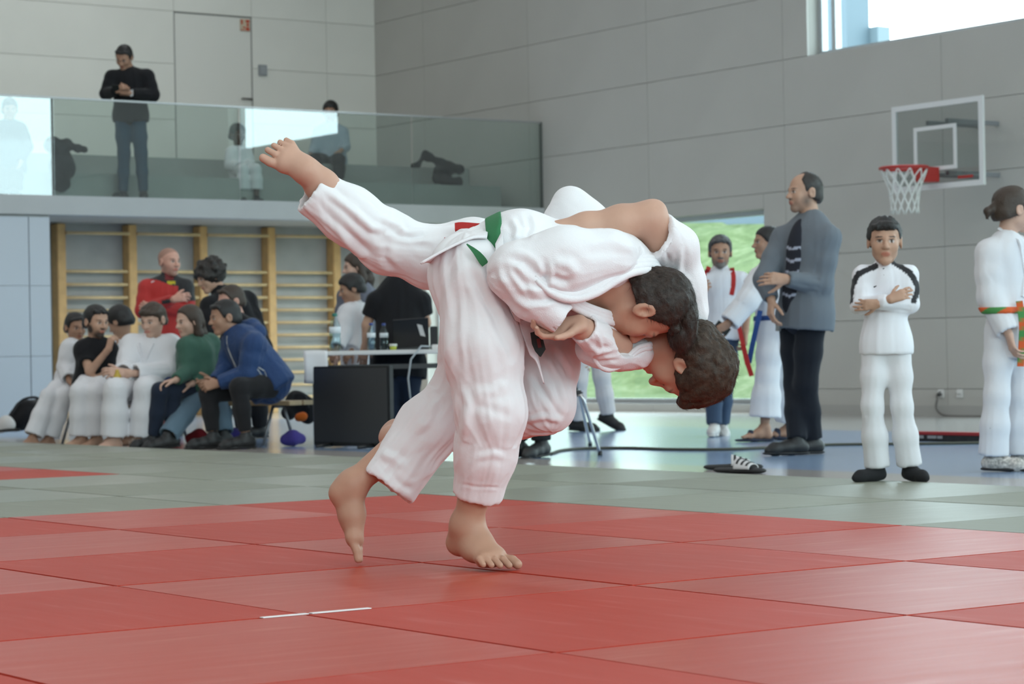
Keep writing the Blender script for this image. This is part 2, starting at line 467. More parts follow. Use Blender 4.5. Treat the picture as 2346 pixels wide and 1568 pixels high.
# ---- gallery: slab with edge beam, stepped seating, glass balustrade
v, f = merge([(boxv(XL, XR, YG + .02, YB, 2.30, 2.347), BOXF), (boxv(XL, XR, YG, YG + .22, 2.15, 2.347), BOXF)])
mesh('floor_gallery', v, f, M_slab, kind='structure')
tr = empty('seating_steps', (14, 24, 2.347), kind='structure', label='low concrete seating steps along the gallery')
M_step = mat('step_concrete', (0.36, 0.365, 0.345), 0.8, noise=(2, 0.08))
box('step', XL, 16.44, 23.42, 24.32, 2.347, 2.64, M_step, tr, bevel=.008)
box('step', XL, XR - .002, 24.32, YB - .002, 2.347, 2.925, M_step, tr, bevel=.008)
bl = empty('glass_balustrade', (13, YG, 2.347), label='frameless glass balustrade along the gallery edge', cat='balustrade')
gx = [XR - 0.02]
for xj in (14.78, 12.567, 10.385, 8.2, 6.0, 3.8): gx.append(xj)
for a, b in zip(gx[1:], gx[:-1]):
    box('glass_pane', a + .012, b - .012, YG + .03, YG + .046, 2.347, 3.345, M_balus, bl)
box('hand_rail', 3.8, XR - .02, YG + .022, YG + .054, 3.345, 3.365, mat('rail_steel', (0.42, 0.42, 0.42), 0.35, metal=0.6), bl)
box('edge_clip', XR - .02, XR - .002, YG + .02, YG + .056, 2.347, 3.36, mat('clip_dark', (0.10, 0.11, 0.10), 0.5), bl)
box('edge_clip', 10.378, 10.392, YG + .022, YG + .054, 2.347, 3.345, MATS['clip_dark'], bl)

# ---- gallery door with its closer, wall sign and switch
dr = empty('door_1', (14.2, YB, 2.92), kind='structure')
M_door = mat('door_white', (0.82, 0.79, 0.73), 0.5)
box('door_leaf', DOOR[0] + .012, DOOR[1] - .012, YB + .006, YB + .05, DOOR[2] + .01, DOOR[3] - .012, M_door, dr)
v, f = merge([(boxv(DOOR[0], DOOR[0] + .010, YB - .004, YB + .05, DOOR[2], DOOR[3]), BOXF), (boxv(DOOR[1] - .010, DOOR[1], YB - .004, YB + .05, DOOR[2], DOOR[3]), BOXF),
              (boxv(DOOR[0], DOOR[1], YB - .004, YB + .05, DOOR[3] - .010, DOOR[3]), BOXF)])
mesh('door_frame', v, f, mat('door_gap', (0.28, 0.27, 0.25), 0.7), dr)
v, f = merge([tube_vf([(14.6, YB - .05, 3.90), (14.75, YB - .05, 3.90)], .012), tube_vf([(14.74, YB, 3.90), (14.74, YB - .05, 3.90)], .012)])
mesh('door_handle', v, f, mat('handle_steel', (0.15, 0.14, 0.13), 0.4, metal=.7), dr, smooth=True)
sg = empty('wall_sign', (14.68, YB - .01, 4.83), label='small red and cream fire safety sign above the gallery door', cat='sign')
box('sign_plate', 14.615, 14.75, YB - .014, YB - .004, 4.755, 4.905, mat('sign_cream', (0.62, 0.50, 0.36), 0.5), sg)
M_sred = mat('sign_red', (0.55, 0.07, 0.03), 0.5)
for (a_, b_, c_, d_) in ((14.69, 14.742, 4.865, 4.897), (14.705, 14.73, 4.81, 4.858), (14.69, 14.742, 4.762, 4.80), (14.62, 14.675, 4.762, 4.772), (14.622, 14.645, 4.84, 4.895), (14.652, 14.68, 4.79, 4.81)):
    box('sign_symbol', a_, b_, YB - .018, YB - .014, c_, d_, M_sred, sg)
sw = empty('wall_switch', (14.92, YB - .01, 4.28), label='square grey switch box on the gallery wall beside the door', cat='switch')
box('switch_plate', 14.86, 14.98, YB - .03, YB - .001, 4.205, 4.345, mat('switch_grey', (0.33, 0.34, 0.35), 0.5), sw, bevel=.006)
box('switch_rocker', 14.885, 14.955, YB - .036, YB - .029, 4.235, 4.315, mat('switch_grey_light', (0.38, 0.39, 0.40), 0.5), sw, bevel=.004)

# ---- flush white cupboard doors left of the wall bars
cb = empty('wall_cupboard', (9.6, YG + .3, ZF), kind='structure')
box('cupboard_body', XL, 10.335, YG + .045, YB, ZF, 2.15, M_conc, cb)
M_cup = mat('cupboard_white_blue', (0.52, 0.56, 0.61), 0.45)
xc = [10.335, 10.10] + [10.10 - 1.0 * k for k in range(1, 6)]
for a, b in zip(xc[1:], xc[:-1]):
    for z0, z1 in ((ZF + .02, 0.70), (0.70, 1.42), (1.42, 2.125)):
        box('cupboard_panel', a + .008, b - .003, YG + .02, YG + .046, z0 + .002, z1 - .002, M_cup, cb)

for k in range(3):                             # added unseen lamps that brighten the recess under the gallery
    lx = 11.7 + 1.9 * k
    box('unseen_lamp_box_%d' % (k + 1), lx - .7, lx + .7, 23.9, 24.1, 2.27, 2.30, MATS.get('lamp_housing'), kind='structure')
    ld = bpy.data.lights.new('soffit_fill', 'AREA'); ld.shape = 'RECTANGLE'; ld.size, ld.size_y = 1.3, .16; ld.energy = SOFFIT_FILL_W; ld.color = (1, .97, .93)
    lo = bpy.data.objects.new('soffit_fill', ld); lo.location = (lx, 24.0, 2.262); COL.objects.link(lo)
# ---- wall bars (pine) under the gallery
M_pine = mat('pine_wood', (0.60, 0.37, 0.15), 0.5, noise=(9, 0.12))
M_rung = mat('pine_rung', (0.66, 0.50, 0.28), 0.45, noise=(9, 0.08))
wbars = empty('wall_bars', (14, YB - .12, ZF), label='pine wall bars with many rungs on the concrete wall below the gallery', cat='wall bars')
ups = [12.06, 12.99, 13.95, 14.91, 15.86]
ume = None
for ux in ups:
    o = box('upright', -.055, .055, -.09, .09, ZF, 2.285, M_pine, None, bevel=.008) if ume is None else link('upright', ume, None, None)
    ume = o.data; o.parent = wbars; o.matrix_parent_inverse = Matrix.Translation(-Vector(wbars.location)); o.location = (ux, YB - .10, 0)
rme = {}
for a, b in zip(ups[:-1], ups[1:]):
    for z in [2.175, 1.72] + [1.72 - .157 * k for k in range(1, 11)]:
        w = round(b - a - .11, 3)
        if w not in rme:
            vv, ff = tube_vf([(-w / 2, 0, 0), (w / 2, 0, 0)], .021, 10)
            me = bpy.data.meshes.new('rung'); me.from_pydata([tuple(map(float, q)) for q in vv], [], ff); me.materials.append(M_rung)
            me.polygons.foreach_set('use_smooth', np.ones(len(me.polygons), bool)); rme[w] = me
        o = link('rung', rme[w], None, wbars); o.location = ((a + b) / 2, YB - .15 - (.05 if z > 2 else 0), z)

# ---- outside: the grass slope behind the low window and a neighbouring building
def grass_mat():
    m = bpy.data.materials.new('grass_slope'); m.use_nodes = True
    nt = m.node_tree; b = nt.nodes['Principled BSDF']
    g = nt.nodes.new('ShaderNodeNewGeometry')
    n = nt.nodes.new('ShaderNodeTexNoise'); n.inputs['Scale'].default_value = 3.2; n.inputs['Detail'].default_value = 10; n.inputs['Roughness'].default_value = .78
    nt.links.new(g.outputs['Position'], n.inputs['Vector'])
    cr = nt.nodes.new('ShaderNodeValToRGB')
    cr.color_ramp.elements[0].position = .3; cr.color_ramp.elements[0].color = (0.038, 0.055, 0.020, 1)
    cr.color_ramp.elements[1].position = .7; cr.color_ramp.elements[1].color = (0.15, 0.165, 0.10, 1)
    e = cr.color_ramp.elements.new(.52); e.color = (0.080, 0.106, 0.046, 1)
    nt.links.new(n.outputs['Fac'], cr.inputs[0]); nt.links.new(cr.outputs[0], b.inputs['Base Color'])
    b.inputs['Roughness'].default_value = .9; b.inputs['Specular IOR Level'].default_value = .1
    return m
gv, gf = [], []
NXg, NYg = 90, 110
rg = np.random.default_rng(3)
hump = rg.normal(size=(NXg // 3 + 2, NYg // 3 + 2))
for i in range(NXg):
    for j in range(NYg):
        X = 16.95 + 24 * (i / (NXg - 1)) ** 1.5
        Y = -12 + 62 * j / (NYg - 1)
        t = max(0, min(1, (X - 19.0) / 10.5))
        z = ZF - .05 + 2.5 * t * t * (3 - 2 * t) * (1.0 + .02 * (Y - 22)) + 0.09 * hump[i // 3, j // 3] * min(1, t * 4)
        gv.append((X, Y, z))
for i in range(NXg - 1):
    for j in range(NYg - 1):
        gf.append((i * NYg + j, (i + 1) * NYg + j, (i + 1) * NYg + j + 1, i * NYg + j + 1))
mesh('ground_outside', gv, gf, grass_mat(), smooth=True, kind='structure')
nb = empty('neighbour_building', (34, 26, 3), label='pale blue-grey building seen through the high window', cat='building')
M_nb = mat('building_blue', (0.075, 0.11, 0.14), 0.6)
p = at_D(1905, 60, 45.0); q = at_D(1992, 60, 45.0)
box('building_block', p[0], q[0], min(p[1], q[1]), min(p[1], q[1]) + 6, 2.0, 9.5, M_nb, nb)
p2 = at_D(2040, 110, 45.0)
box('building_annex', q[0], p2[0], min(p2[1], q[1]), min(p2[1], q[1]) + 6, 2.0, at_D(2020, 62, 45.0)[2], mat('building_blue_light', (0.12, 0.16, 0.19), 0.6), nb)
# ================================================================ body modelling: smooth implicit surfaces -> meshes
def hash3(i, j, k, seed):
    n = (i * 374761393 + j * 668265263 + k * 2147483647 + seed * 1274126177) & 0xffffffff
    n = ((n ^ (n >> 13)) * 1274126177) & 0xffffffff
    return ((n ^ (n >> 16)) & 0xffff) / 32767.5 - 1.0
def vnoise(p, seed=0):
    p = np.asarray(p, float)
    i = np.floor(p).astype(np.int64); f = p - i
    w = f * f * (3 - 2 * f)
    out = 0
    for a in (0, 1):
        for b in (0, 1):
            for c in (0, 1):
                out = out + hash3(i[:, 0] + a, i[:, 1] + b, i[:, 2] + c, seed) * \
                    (w[:, 0] if a else 1 - w[:, 0]) * (w[:, 1] if b else 1 - w[:, 1]) * (w[:, 2] if c else 1 - w[:, 2])
    return out
def fbm(p, seed=0, octv=3):
    s, a, r_ = 0, 1.0, 0
    for o in range(octv):
        s = s + a * vnoise(p * 2.03 ** o, seed + o); r_ += a; a *= .5
    return s / r_

class Field:
    """signed distance sampled on a box of voxels"""
    def __init__(s, lo, hi, h):
        s.h = h; s.lo = np.asarray(lo, float)
        n = np.ceil((np.asarray(hi) - s.lo) / h).astype(int) + 2
        s.n = n
        s.d = np.full(tuple(n), 0.5, np.float32)
        s.ax = [s.lo[k] + h * np.arange(n[k]) for k in range(3)]
        s.log = []
    def window(s, lo, hi):
        sl = []
        for k in range(3):
            a = int(max(0, math.floor((lo[k] - s.lo[k]) / s.h))); b = int(min(s.n[k], math.ceil((hi[k] - s.lo[k]) / s.h) + 1))
            if b <= a: return None, None
            sl.append(slice(a, b))
        g = np.meshgrid(*[s.ax[k][sl[k]].astype(np.float32) for k in range(3)], indexing='ij', sparse=True)
        return tuple(sl), g
    def put(s, kind, prm, k, lo, hi):
        mg = abs(k) + 2 * s.h
        sl, g = s.window(np.asarray(lo) - mg, np.asarray(hi) + mg)
        if sl is None: return
        v = EVAL[kind](g, prm)
        d = s.d[sl]
        if k >= 0:                                   # smooth union
            kk = max(k, 1e-4)
            h_ = np.maximum(kk - np.abs(d - v), 0) / kk
            s.d[sl] = np.minimum(d, v) - h_ * h_ * kk * .25
        else:                                        # smooth subtraction
            kk = -k; v = -v
            h_ = np.maximum(kk - np.abs(d - v), 0) / kk
            s.d[sl] = np.maximum(d, v) + h_ * h_ * kk * .25
    def cone(s, a, b, ra, rb=None, k=.02, flat=None):
        a = np.asarray(a, float); b = np.asarray(b, float); rb = ra if rb is None else rb
        m = max(ra, rb) * (1.0 if flat is None else max(1.0, flat[1]))
        s.put('cone', (a, b, ra, rb, flat), k, np.minimum(a, b) - m, np.maximum(a, b) + m)
        return s
    def chain(s, pts, rad, k=.02, flat=None):
        for i in range(len(pts) - 1):
            s.cone(pts[i], pts[i + 1], rad[i], rad[i + 1], k, flat)
        return s
    def ell(s, c, ax, rad, k=.02):
        m = max(rad)
        s.put('ell', (np.asarray(c, float), np.asarray(ax, float), np.asarray(rad, float)), k, np.asarray(c) - m, np.asarray(c) + m)
        return s
    def ball(s, c, r_, k=.02):
        return s.cone(c, c, r_, r_, k)
    def cut(s, c, n, k=.006):
        """remove everything on the side the normal points to"""
        g = np.meshgrid(*[x.astype(np.float32) for x in s.ax], indexing='ij', sparse=True)
        v = sum((g[i] - c[i]) * n[i] for i in range(3))
        s.d = np.maximum(s.d, v.astype(np.float32))
        return s
    def sample(s, p):
        q = (np.asarray(p, float) - s.lo) / s.h
        i = np.clip(np.floor(q).astype(int), 0, s.n - 2); f = np.clip(q - i, 0, 1)
        o = 0
        for a in (0, 1):
            for b in (0, 1):
                for c in (0, 1):
                    o = o + s.d[i[:, 0] + a, i[:, 1] + b, i[:, 2] + c] * (f[:, 0] if a else 1 - f[:, 0]) * (f[:, 1] if b else 1 - f[:, 1]) * (f[:, 2] if c else 1 - f[:, 2])
        return o
    def surf(s, smooth=1):
        return nets(s.d, s.lo, s.h, smooth)
def e_cone(g, prm):
    a, b, ra, rb, flat = prm
    ab = b - a; L = float(ab @ ab)
    q = [g[i] - np.float32(a[i]) for i in range(3)]
    if L > 1e-10:
        t = np.clip((q[0] * ab[0] + q[1] * ab[1] + q[2] * ab[2]) / L, 0, 1).astype(np.float32)
        q = [q[i] - t * np.float32(ab[i]) for i in range(3)]
    else:
        t = np.float32(0)
        q = [q[i] + 0 * (g[0] + g[1] + g[2]) for i in range(3)] if False else q
    if flat is not None:
        n, sc = flat
        c = q[0] * n[0] + q[1] * n[1] + q[2] * n[2]
        e = 1 / sc - 1
        q = [q[i] + c * np.float32(n[i] * e) for i in range(3)]
    dist = np.sqrt(q[0] ** 2 + q[1] ** 2 + q[2] ** 2)
    return (dist - (ra + (rb - ra) * t)).astype(np.float32)
def e_ell(g, prm):
    c, ax, rad = prm
    q = [g[i] - np.float32(c[i]) for i in range(3)]
    u = [q[0] * ax[k][0] + q[1] * ax[k][1] + q[2] * ax[k][2] for k in range(3)]
    k0 = np.sqrt(sum((u[k] / rad[k]) ** 2 for k in range(3)))
    k1 = np.sqrt(sum((u[k] / rad[k] ** 2) ** 2 for k in range(3))) + 1e-6
    return (k0 * (k0 - 1) / k1).astype(np.float32)
EVAL = {'cone': e_cone, 'ell': e_ell}

def nets(d, lo, h, smooth=1):
    """naive surface nets: returns vertices, quads"""
    d = d.copy()
    d[0], d[-1], d[:, 0], d[:, -1], d[:, :, 0], d[:, :, -1] = .5, .5, .5, .5, .5, .5
    neg = d < 0
    cn = sum(neg[a:d.shape[0] - 1 + a, b:d.shape[1] - 1 + b, c:d.shape[2] - 1 + c].astype(np.int8) for a in (0, 1) for b in (0, 1) for c in (0, 1))
    act = np.argwhere((cn > 0) & (cn < 8))
    if len(act) == 0: return np.zeros((0, 3)), np.zeros((0, 4), int)
    idx = np.full(cn.shape, -1, np.int32)
    idx[act[:, 0], act[:, 1], act[:, 2]] = np.arange(len(act))
    acc = np.zeros((len(act), 3)); cnt = np.zeros(len(act))
    corner = [(a, b, c) for a in (0, 1) for b in (0, 1) for c in (0, 1)]
    val = {q: d[act[:, 0] + q[0], act[:, 1] + q[1], act[:, 2] + q[2]] for q in corner}
    for q in corner:
        for k in range(3):
            if q[k] == 0:
                e = list(q); e[k] = 1; e = tuple(e)
                v0, v1 = val[q], val[e]
                mk = (v0 < 0) != (v1 < 0)
                t = np.where(mk, v0 / np.where(mk, v0 - v1, 1), 0)
                p = np.tile(np.array(q, float), (len(act), 1)); p[:, k] = t
                acc[mk] += p[mk]; cnt[mk] += 1
    verts = act + acc / cnt[:, None]
    quads = []
    for k in range(3):
        o1, o2 = [(1, 2), (2, 0), (0, 1)][k]
        sl0 = [slice(None)] * 3; sl1 = [slice(None)] * 3
        sl0[k] = slice(0, -1); sl1[k] = slice(1, None)
        ch = np.argwhere(neg[tuple(sl0)] != neg[tuple(sl1)])
        ch = ch[(ch[:, o1] > 0) & (ch[:, o2] > 0) & (ch[:, o1] < d.shape[o1] - 1) & (ch[:, o2] < d.shape[o2] - 1)]
        fl = neg[ch[:, 0], ch[:, 1], ch[:, 2]]
        def cell(da, db):
            c = ch.copy(); c[:, o1] -= da; c[:, o2] -= db
            return idx[c[:, 0], c[:, 1], c[:, 2]]
        q = np.stack([cell(1, 1), cell(0, 1), cell(0, 0), cell(1, 0)], 1)
        q[~fl] = q[~fl][:, ::-1]
        quads.append(q)
    quads = np.concatenate(quads)
    quads = quads[(quads >= 0).all(1)]
    verts = lo + verts * h
    for _ in range(smooth): verts = relax(verts, quads, .5)
    return verts, quads
def relax(v, q, f=.5):
    s = np.zeros_like(v); c = np.zeros(len(v))
    for a in range(4):
        for b in ((a + 1) % 4, (a + 3) % 4):
            for k in range(3): s[:, k] += np.bincount(q[:, a], v[q[:, b], k], len(v))
            c += np.bincount(q[:, a], minlength=len(v))
    c[c == 0] = 1
    return v * (1 - f) + s / c[:, None] * f
def normals(v, q):
    fn = np.cross(v[q[:, 2]] - v[q[:, 0]], v[q[:, 3]] - v[q[:, 1]])
    n = np.zeros_like(v)
    for a in range(4):
        for k in range(3): n[:, k] += np.bincount(q[:, a], fn[:, k], len(v))
    return n / (np.linalg.norm(n, axis=1, keepdims=True) + 1e-12)
def np_mesh(name, v, q, m=None, parent=None, col=None, **kw):
    me = bpy.data.meshes.new(name)
    me.vertices.add(len(v)); me.vertices.foreach_set('co', np.asarray(v, np.float32).ravel())
    me.loops.add(q.size); me.loops.foreach_set('vertex_index', q.astype(np.int32).ravel())
    me.polygons.add(len(q)); me.polygons.foreach_set('loop_start', np.arange(0, q.size, q.shape[1], dtype=np.int32))
    me.update(calc_edges=True)
    me.polygons.foreach_set('use_smooth', np.ones(len(q), bool))
    if col is not None:
        a = me.attributes.new('col', 'FLOAT_COLOR', 'POINT')
        c4 = np.ones((len(v), 4), np.float32); c4[:, :3] = col
        a.data.foreach_set('color', c4.ravel())
    return link(name, me, m, parent, **kw)
def join(parts):
    vs, qs, k = [], [], 0
    for v, q in parts:
        if len(v) == 0: continue
        vs.append(v); qs.append(q + k); k += len(v)
    return np.concatenate(vs), np.concatenate(qs)

def bounds(pts, m):
    p = np.array(pts, float); return p.min(0) - m, p.max(0) + m

def fold(v, q, segs, amp=.006, seed=0, f_along=9.0, f_round=1.1, bias=.0, ring=.6):
    """cloth folds: ridged noise running round and along each limb segment [(a, b, radius)]"""
    n = normals(v, q)
    best = np.full(len(v), 1e9); t_ = np.zeros(len(v)); th = np.zeros(len(v)); sid = np.zeros(len(v), int); rr = np.ones(len(v))
    for k, (a, b, r_) in enumerate(segs):
        a = np.asarray(a, float); b = np.asarray(b, float); ab = b - a; L = np.linalg.norm(ab)
        ax = ab / (L + 1e-9)
        s0 = unit(np.cross(ax, [0.3, .2, .93])); s1 = np.cross(ax, s0)
        w = v - a; t = w @ ax; tc = np.clip(t, 0, L)
        dist = np.linalg.norm(w - tc[:, None] * ax, axis=1) / r_
        mk = dist < best
        best[mk] = dist[mk]; t_[mk] = t[mk]; th[mk] = np.arctan2(w[mk] @ s1, w[mk] @ s0); sid[mk] = k; rr[mk] = r_
    # diagonal drag folds: coordinate mixes travel along the limb with the angle round it
    p1 = np.stack([t_ * f_along + np.cos(th) * f_round * 1.2, np.sin(th) * f_round * 1.2 + t_ * f_along * .35, sid * 3.7], 1)
    p2 = np.stack([t_ * f_along * .35, np.cos(th) * f_round * 2.2, np.sin(th) * f_round * 2.2 + sid * 5.1], 1)
    r1 = 1 - np.abs(fbm(p1, seed, 2)) * 2.2
    r2 = 1 - np.abs(fbm(p2, seed + 9, 2)) * 2.2
    d = amp * (ring * r1 + (1.15 - ring) * r2 - .25 + bias)
    v = v + n * d[:, None]
    return relax(v, q, .35)

# ---------------------------------------------------------------- heads, hands, feet
def frame(fwd, up):
    fwd = unit(fwd); up = unit(np.asarray(up) - fwd * (np.asarray(up) @ fwd))
    return np.cross(fwd, up), fwd, up                # side (person's right), forward, up
class Head:
    def __init__(s, c, fwd, up, size, deep=1.0):
        s.c = np.asarray(c, float); s.S, s.Fw, s.U = frame(fwd, up); s.z = size; s.dp = deep
        s.ax = np.array([s.S, s.Fw, s.U])
    def p(s, x, y, z): return s.c + s.z * (x * s.S + y * s.dp * s.Fw + z * s.U)
    def loc(s, v): return (np.asarray(v) - s.c) @ s.ax.T / (s.z * np.array([1, s.dp, 1]))
def head_sdf(F, h, neck=None, neck_r=.055, wide=1.0, ear=1.0, nose=1.0):
    z = h.z
    E = lambda x, y, zz, rx, ry, rz, k=.05: F.ell(h.p(x, y, zz), h.ax, (rx * z, ry * z * h.dp, rz * z), k * z)
    C = lambda a, b, ra, rb, k=.04: F.cone(h.p(*a), h.p(*b), ra * z, rb * z, k * z)
    E(0, -.05, .13, .345 * wide, .43, .365)
    E(0, .10, -.14, .275 * wide, .30, .33, .10)
    C((-.17 * wide, .0, -.27), (0, .25, -.41), .09, .10, .08); C((.17 * wide, .0, -.27), (0, .25, -.41), .09, .10, .08)
    E(0, .285, -.43, .10, .075, .07, .07)
    for sx in (-1, 1):
        E(sx * .165 * wide, .26, -.12, .095, .085, .10, .10)
        F.ell(h.p(sx * .125, .47, -.005), h.ax, (.085 * z, .10 * z, .055 * z), -.05 * z)
        E(sx * .125, .315, -.012, .062, .062, .055, .015)
        if ear:
            E(sx * (.335 * wide + .018), -.055, -.03, .036 * ear, .105, .145, .03)
            F.ell(h.p(sx * (.335 * wide + .062), -.035, -.03), h.ax, (.045 * z, .055 * z, .085 * z), -.02 * z)
            F.ball(h.p(sx * (.335 * wide + .03), .02, -.045), .022 * z, .015 * z)
    C((-.16, .335, .075), (0, .385, .055), .045, .04, .06); C((.16, .335, .075), (0, .385, .055), .045, .04, .06)
    C((0, .385, .02), (0, .475 * nose, -.135), .032, .052, .04)
    for sx in (-1, 1): E(sx * .05, .425, -.145, .042, .05, .038, .03)
    C((-.085, .365, -.262), (.085, .365, -.262), .026, .026, .02); C((-.03, .405, -.258), (.03, .405, -.258), .03, .03, .04)
    C((-.07, .368, -.305), (.07, .368, -.305), .03, .03, .02)
    F.ell(h.p(0, .43, -.283), h.ax, (.10 * z, .03 * z, .009 * z), -.012 * z)
    if neck is not None:
        F.cone(h.p(0, -.10, -.22), neck, neck_r * 1.02, neck_r * 1.12, .10 * z)
def face_color(v, h, base, lip=(.62, .32, .28), brow=None, beard=None, eyes=True, closed=False, scalp=None):
    """natural colouring of the head: lips, brows, beard shadow, eyes, cropped scalp"""
    L = h.loc(v); c = np.tile(np.asarray(base, float), (len(v), 1))
    def blend(w, col):
        nonlocal c
        w = np.clip(w, 0, 1)[:, None]; c = c * (1 - w) + np.asarray(col) * w
    def bl(x, y, z, rx, ry, rz, soft=.25):
        d = np.sqrt(((L[:, 0] - x) / rx) ** 2 + ((L[:, 1] - y) / ry) ** 2 + ((L[:, 2] - z) / rz) ** 2)
        return (1 - d) / soft
    if scalp is not None:
        blend(np.clip((L[:, 2] - .10 - np.clip(L[:, 1], -.2, .5) * .75 + (L[:, 1] < -.05) * .25) / .06, 0, 1), scalp)
    if beard is not None:
        w = np.maximum(bl(0, .26, -.40, .30, .32, .22, .4), bl(0, .42, -.20, .14, .12, .06, .4))
        for sx in (-1, 1): w = np.maximum(w, bl(sx * .26, .06, -.24, .14, .2, .2, .4))
        blend(w * beard[3], beard[:3])
    blend(bl(0, .40, -.285, .125, .14, .062, .35), np.asarray(lip))
    if brow is not None:
        for sx in (-1, 1): blend(bl(sx * .14, .36, .085, .105, .16, .024, .4) * .8, brow)
    if eyes:
        for sx in (-1, 1):
            if closed: blend(bl(sx * .13, .37, -.030, .09, .14, .026, .5), (.06, .03, .025))
            else:
                blend(bl(sx * .127, .37, -.008, .078, .10, .032, .3), (.62, .56, .52))
                blend(bl(sx * .127, .38, -.005, .036, .10, .036, .3), (.035, .022, .018))
                blend(bl(sx * .13, .37, .026, .085, .12, .014, .4), (.06, .035, .03))
    return c
def hair_mesh(h, style, vox, seed=0, thick=.045, low=-.20, front=.20, rough=.012, fine=16.0):
    """style: short, crop, fringe, curly, long, ponytail, receding"""
    z = h.z
    big = {'curly': .28}.get(style, .10)
    lo, hi = bounds([h.p(x, y, zz) for x in (-.5, .5) for y in (-.6, .5) for zz in ((-1.5 if style == 'long' else -.6), .55)], big * z + .02)
    F = Field(lo, hi, vox)
    E = lambda x, y, zz, rx, ry, rz, k=.05: F.ell(h.p(x, y, zz), h.ax, (rx * z, ry * z * h.dp, rz * z), k * z)
    t = thick
    if style == 'curly':
        E(0, -.10, .16, .50, .56, .50)
        for k in range(26):
            a, b = RNG.uniform(0, 2 * math.pi), RNG.uniform(-.3, 1.2)
            E(.46 * math.cos(b) * math.cos(a), -.10 + .5 * math.cos(b) * math.sin(a), .18 + .44 * math.sin(b), .13, .13, .13, .05)
        F.ell(h.p(0, .62, -.22), h.ax, (.42 * z, .42 * z, .42 * z), -.06 * z)
    else:
        E(0, -.06, .14, .345 + t * .6, .43 + t, .365 + t * 1.1)
        E(0, -.22, -.10, .30 + t, .28 + t, .28, .08)
        F.ell(h.p(0, .55, -.17 + front - .20), h.ax, (.75 * z, .43 * z, .47 * z), -.06 * z)   # opens the face
        F.ell(h.p(0, .30, -.42), h.ax, (.75 * z, .44 * z, .45 * z), -.07 * z)                  # cheeks and jaw
        for sx in (-1, 1): F.ell(h.p(sx * .40, -.0, -.10), h.ax, (.10 * z, .12 * z, .15 * z), -.03 * z)
        F.cut(h.p(0, -.2, low), unit(-h.U + .35 * h.Fw))
        if style in ('short', 'fringe'):
            rt = np.random.default_rng(seed + 1)
            for k in range(9):
                x = -.25 + .0625 * k
                E(x, .335 - 1.6 * x * x, .04 + front + rt.uniform(-.035, .03) - .5 * x * x, .05, .07, .06, .03)
        if style == 'fringe': E(.02, .33, .30, .26, .10, .10, .06)
        if style == 'quiff': E(0, .28, .42, .24, .16, .10, .08)
        if style == 'receding': F.ell(h.p(0, .42, .42), h.ax, (.27 * z, .42 * z, .34 * z), -.05 * z)
        if style == 'long':
            for sx in (-1, 1):
                F.chain([h.p(sx * .26, -.12, .05), h.p(sx * .30, -.14, -.45), h.p(sx * .27, -.10, -.95)], [.15 * z, .16 * z, .10 * z], .08 * z)
            F.chain([h.p(0, -.36, .05), h.p(0, -.40, -.5), h.p(0, -.36, -1.1)], [.2 * z, .22 * z, .13 * z], .1 * z)
        if style == 'ponytail':
            F.ball(h.p(0, -.50, .06), .10 * z, .05 * z)
            F.chain([h.p(0, -.52, .04), h.p(0, -.68, -.06), h.p(0, -.70, -.22)], [.09 * z, .10 * z, .04 * z], .04 * z)
    v, q = F.surf(1)
    if len(v) == 0: return v, q
    n = normals(v, q); L = h.loc(v)
    if style == 'curly': d = .05 * fbm(L * 9, seed, 3)
    else:
        st = np.stack([L[:, 0] * fine, L[:, 1] * fine * .28, L[:, 2] * fine * .45], 1)
        d = rough * fbm(st, seed, 3) + rough * .7 * fbm(L * 5, seed + 5, 2)
    return v + n * (d * z)[:, None], q
def hand_sdf(F, wrist, d, pn, thumb, s=1.0, curl=(.35, .45, .35), spread=.10, tcurl=.3, k=.0045):
    """wrist point, finger direction d, palm normal pn (out of the palm), thumb = unit side the thumb lies on (+1: d x pn)"""
    d, pn = unit(d), np.asarray(pn, float); pn = unit(pn - d * (pn @ d))
    sd = np.cross(d, pn) * thumb
    W_ = np.asarray(wrist, float)
    P = lambda a, b, c: W_ + s * (a * d + b * sd + c * pn)
    kn = []
    for i, (b, L) in enumerate(((.030, .086), (.010, .090), (-.011, .086), (-.030, .078))):
        F.cone(P(.0, b * .55, 0), P(L, b, -.002), .016 * s, .0115 * s, .012 * s)
        kn.append((P(L, b, -.002), b))
    F.cone(P(.005, 0, 0), P(.05, 0, 0), .022 * s, .022 * s, .012 * s, flat=(pn, .75))
    for i, (p0, b) in enumerate(kn):
        L = (.042, .047, .043, .034)[i]; ang = 0; p = p0
        dd = unit(d + sd * (b / .03) * spread)
        rr = (.0098, .0100, .0096, .0085)[i]
        for j in range(3):
            ang += curl[j] * (1 + .12 * i)
            e = p + s * L * (1, .62, .5)[j] * (dd * math.cos(ang) + pn * math.sin(ang))
            F.cone(p, e, rr * s * (1, .92, .85)[j], rr * s * (.92, .85, .76)[j], k)
            p = e
    t0 = P(.018, .020, .004); td = unit(d * .62 + sd * .70 + pn * .35)
    t1 = t0 + s * .046 * td
    td2 = unit(td * math.cos(tcurl) + (d * .8 + pn * .5 - sd * .2) * math.sin(tcurl)); t2 = t1 + s * .034 * td2
    td3 = unit(td2 * math.cos(tcurl) + (d * .9 + pn * .4 - sd * .3) * math.sin(tcurl)); t3 = t2 + s * .026 * td3
    F.cone(t0, t1, .0165 * s, .0125 * s, .008); F.cone(t1, t2, .0118 * s, .0105 * s, k); F.cone(t2, t3, .0105 * s, .0085 * s, k)
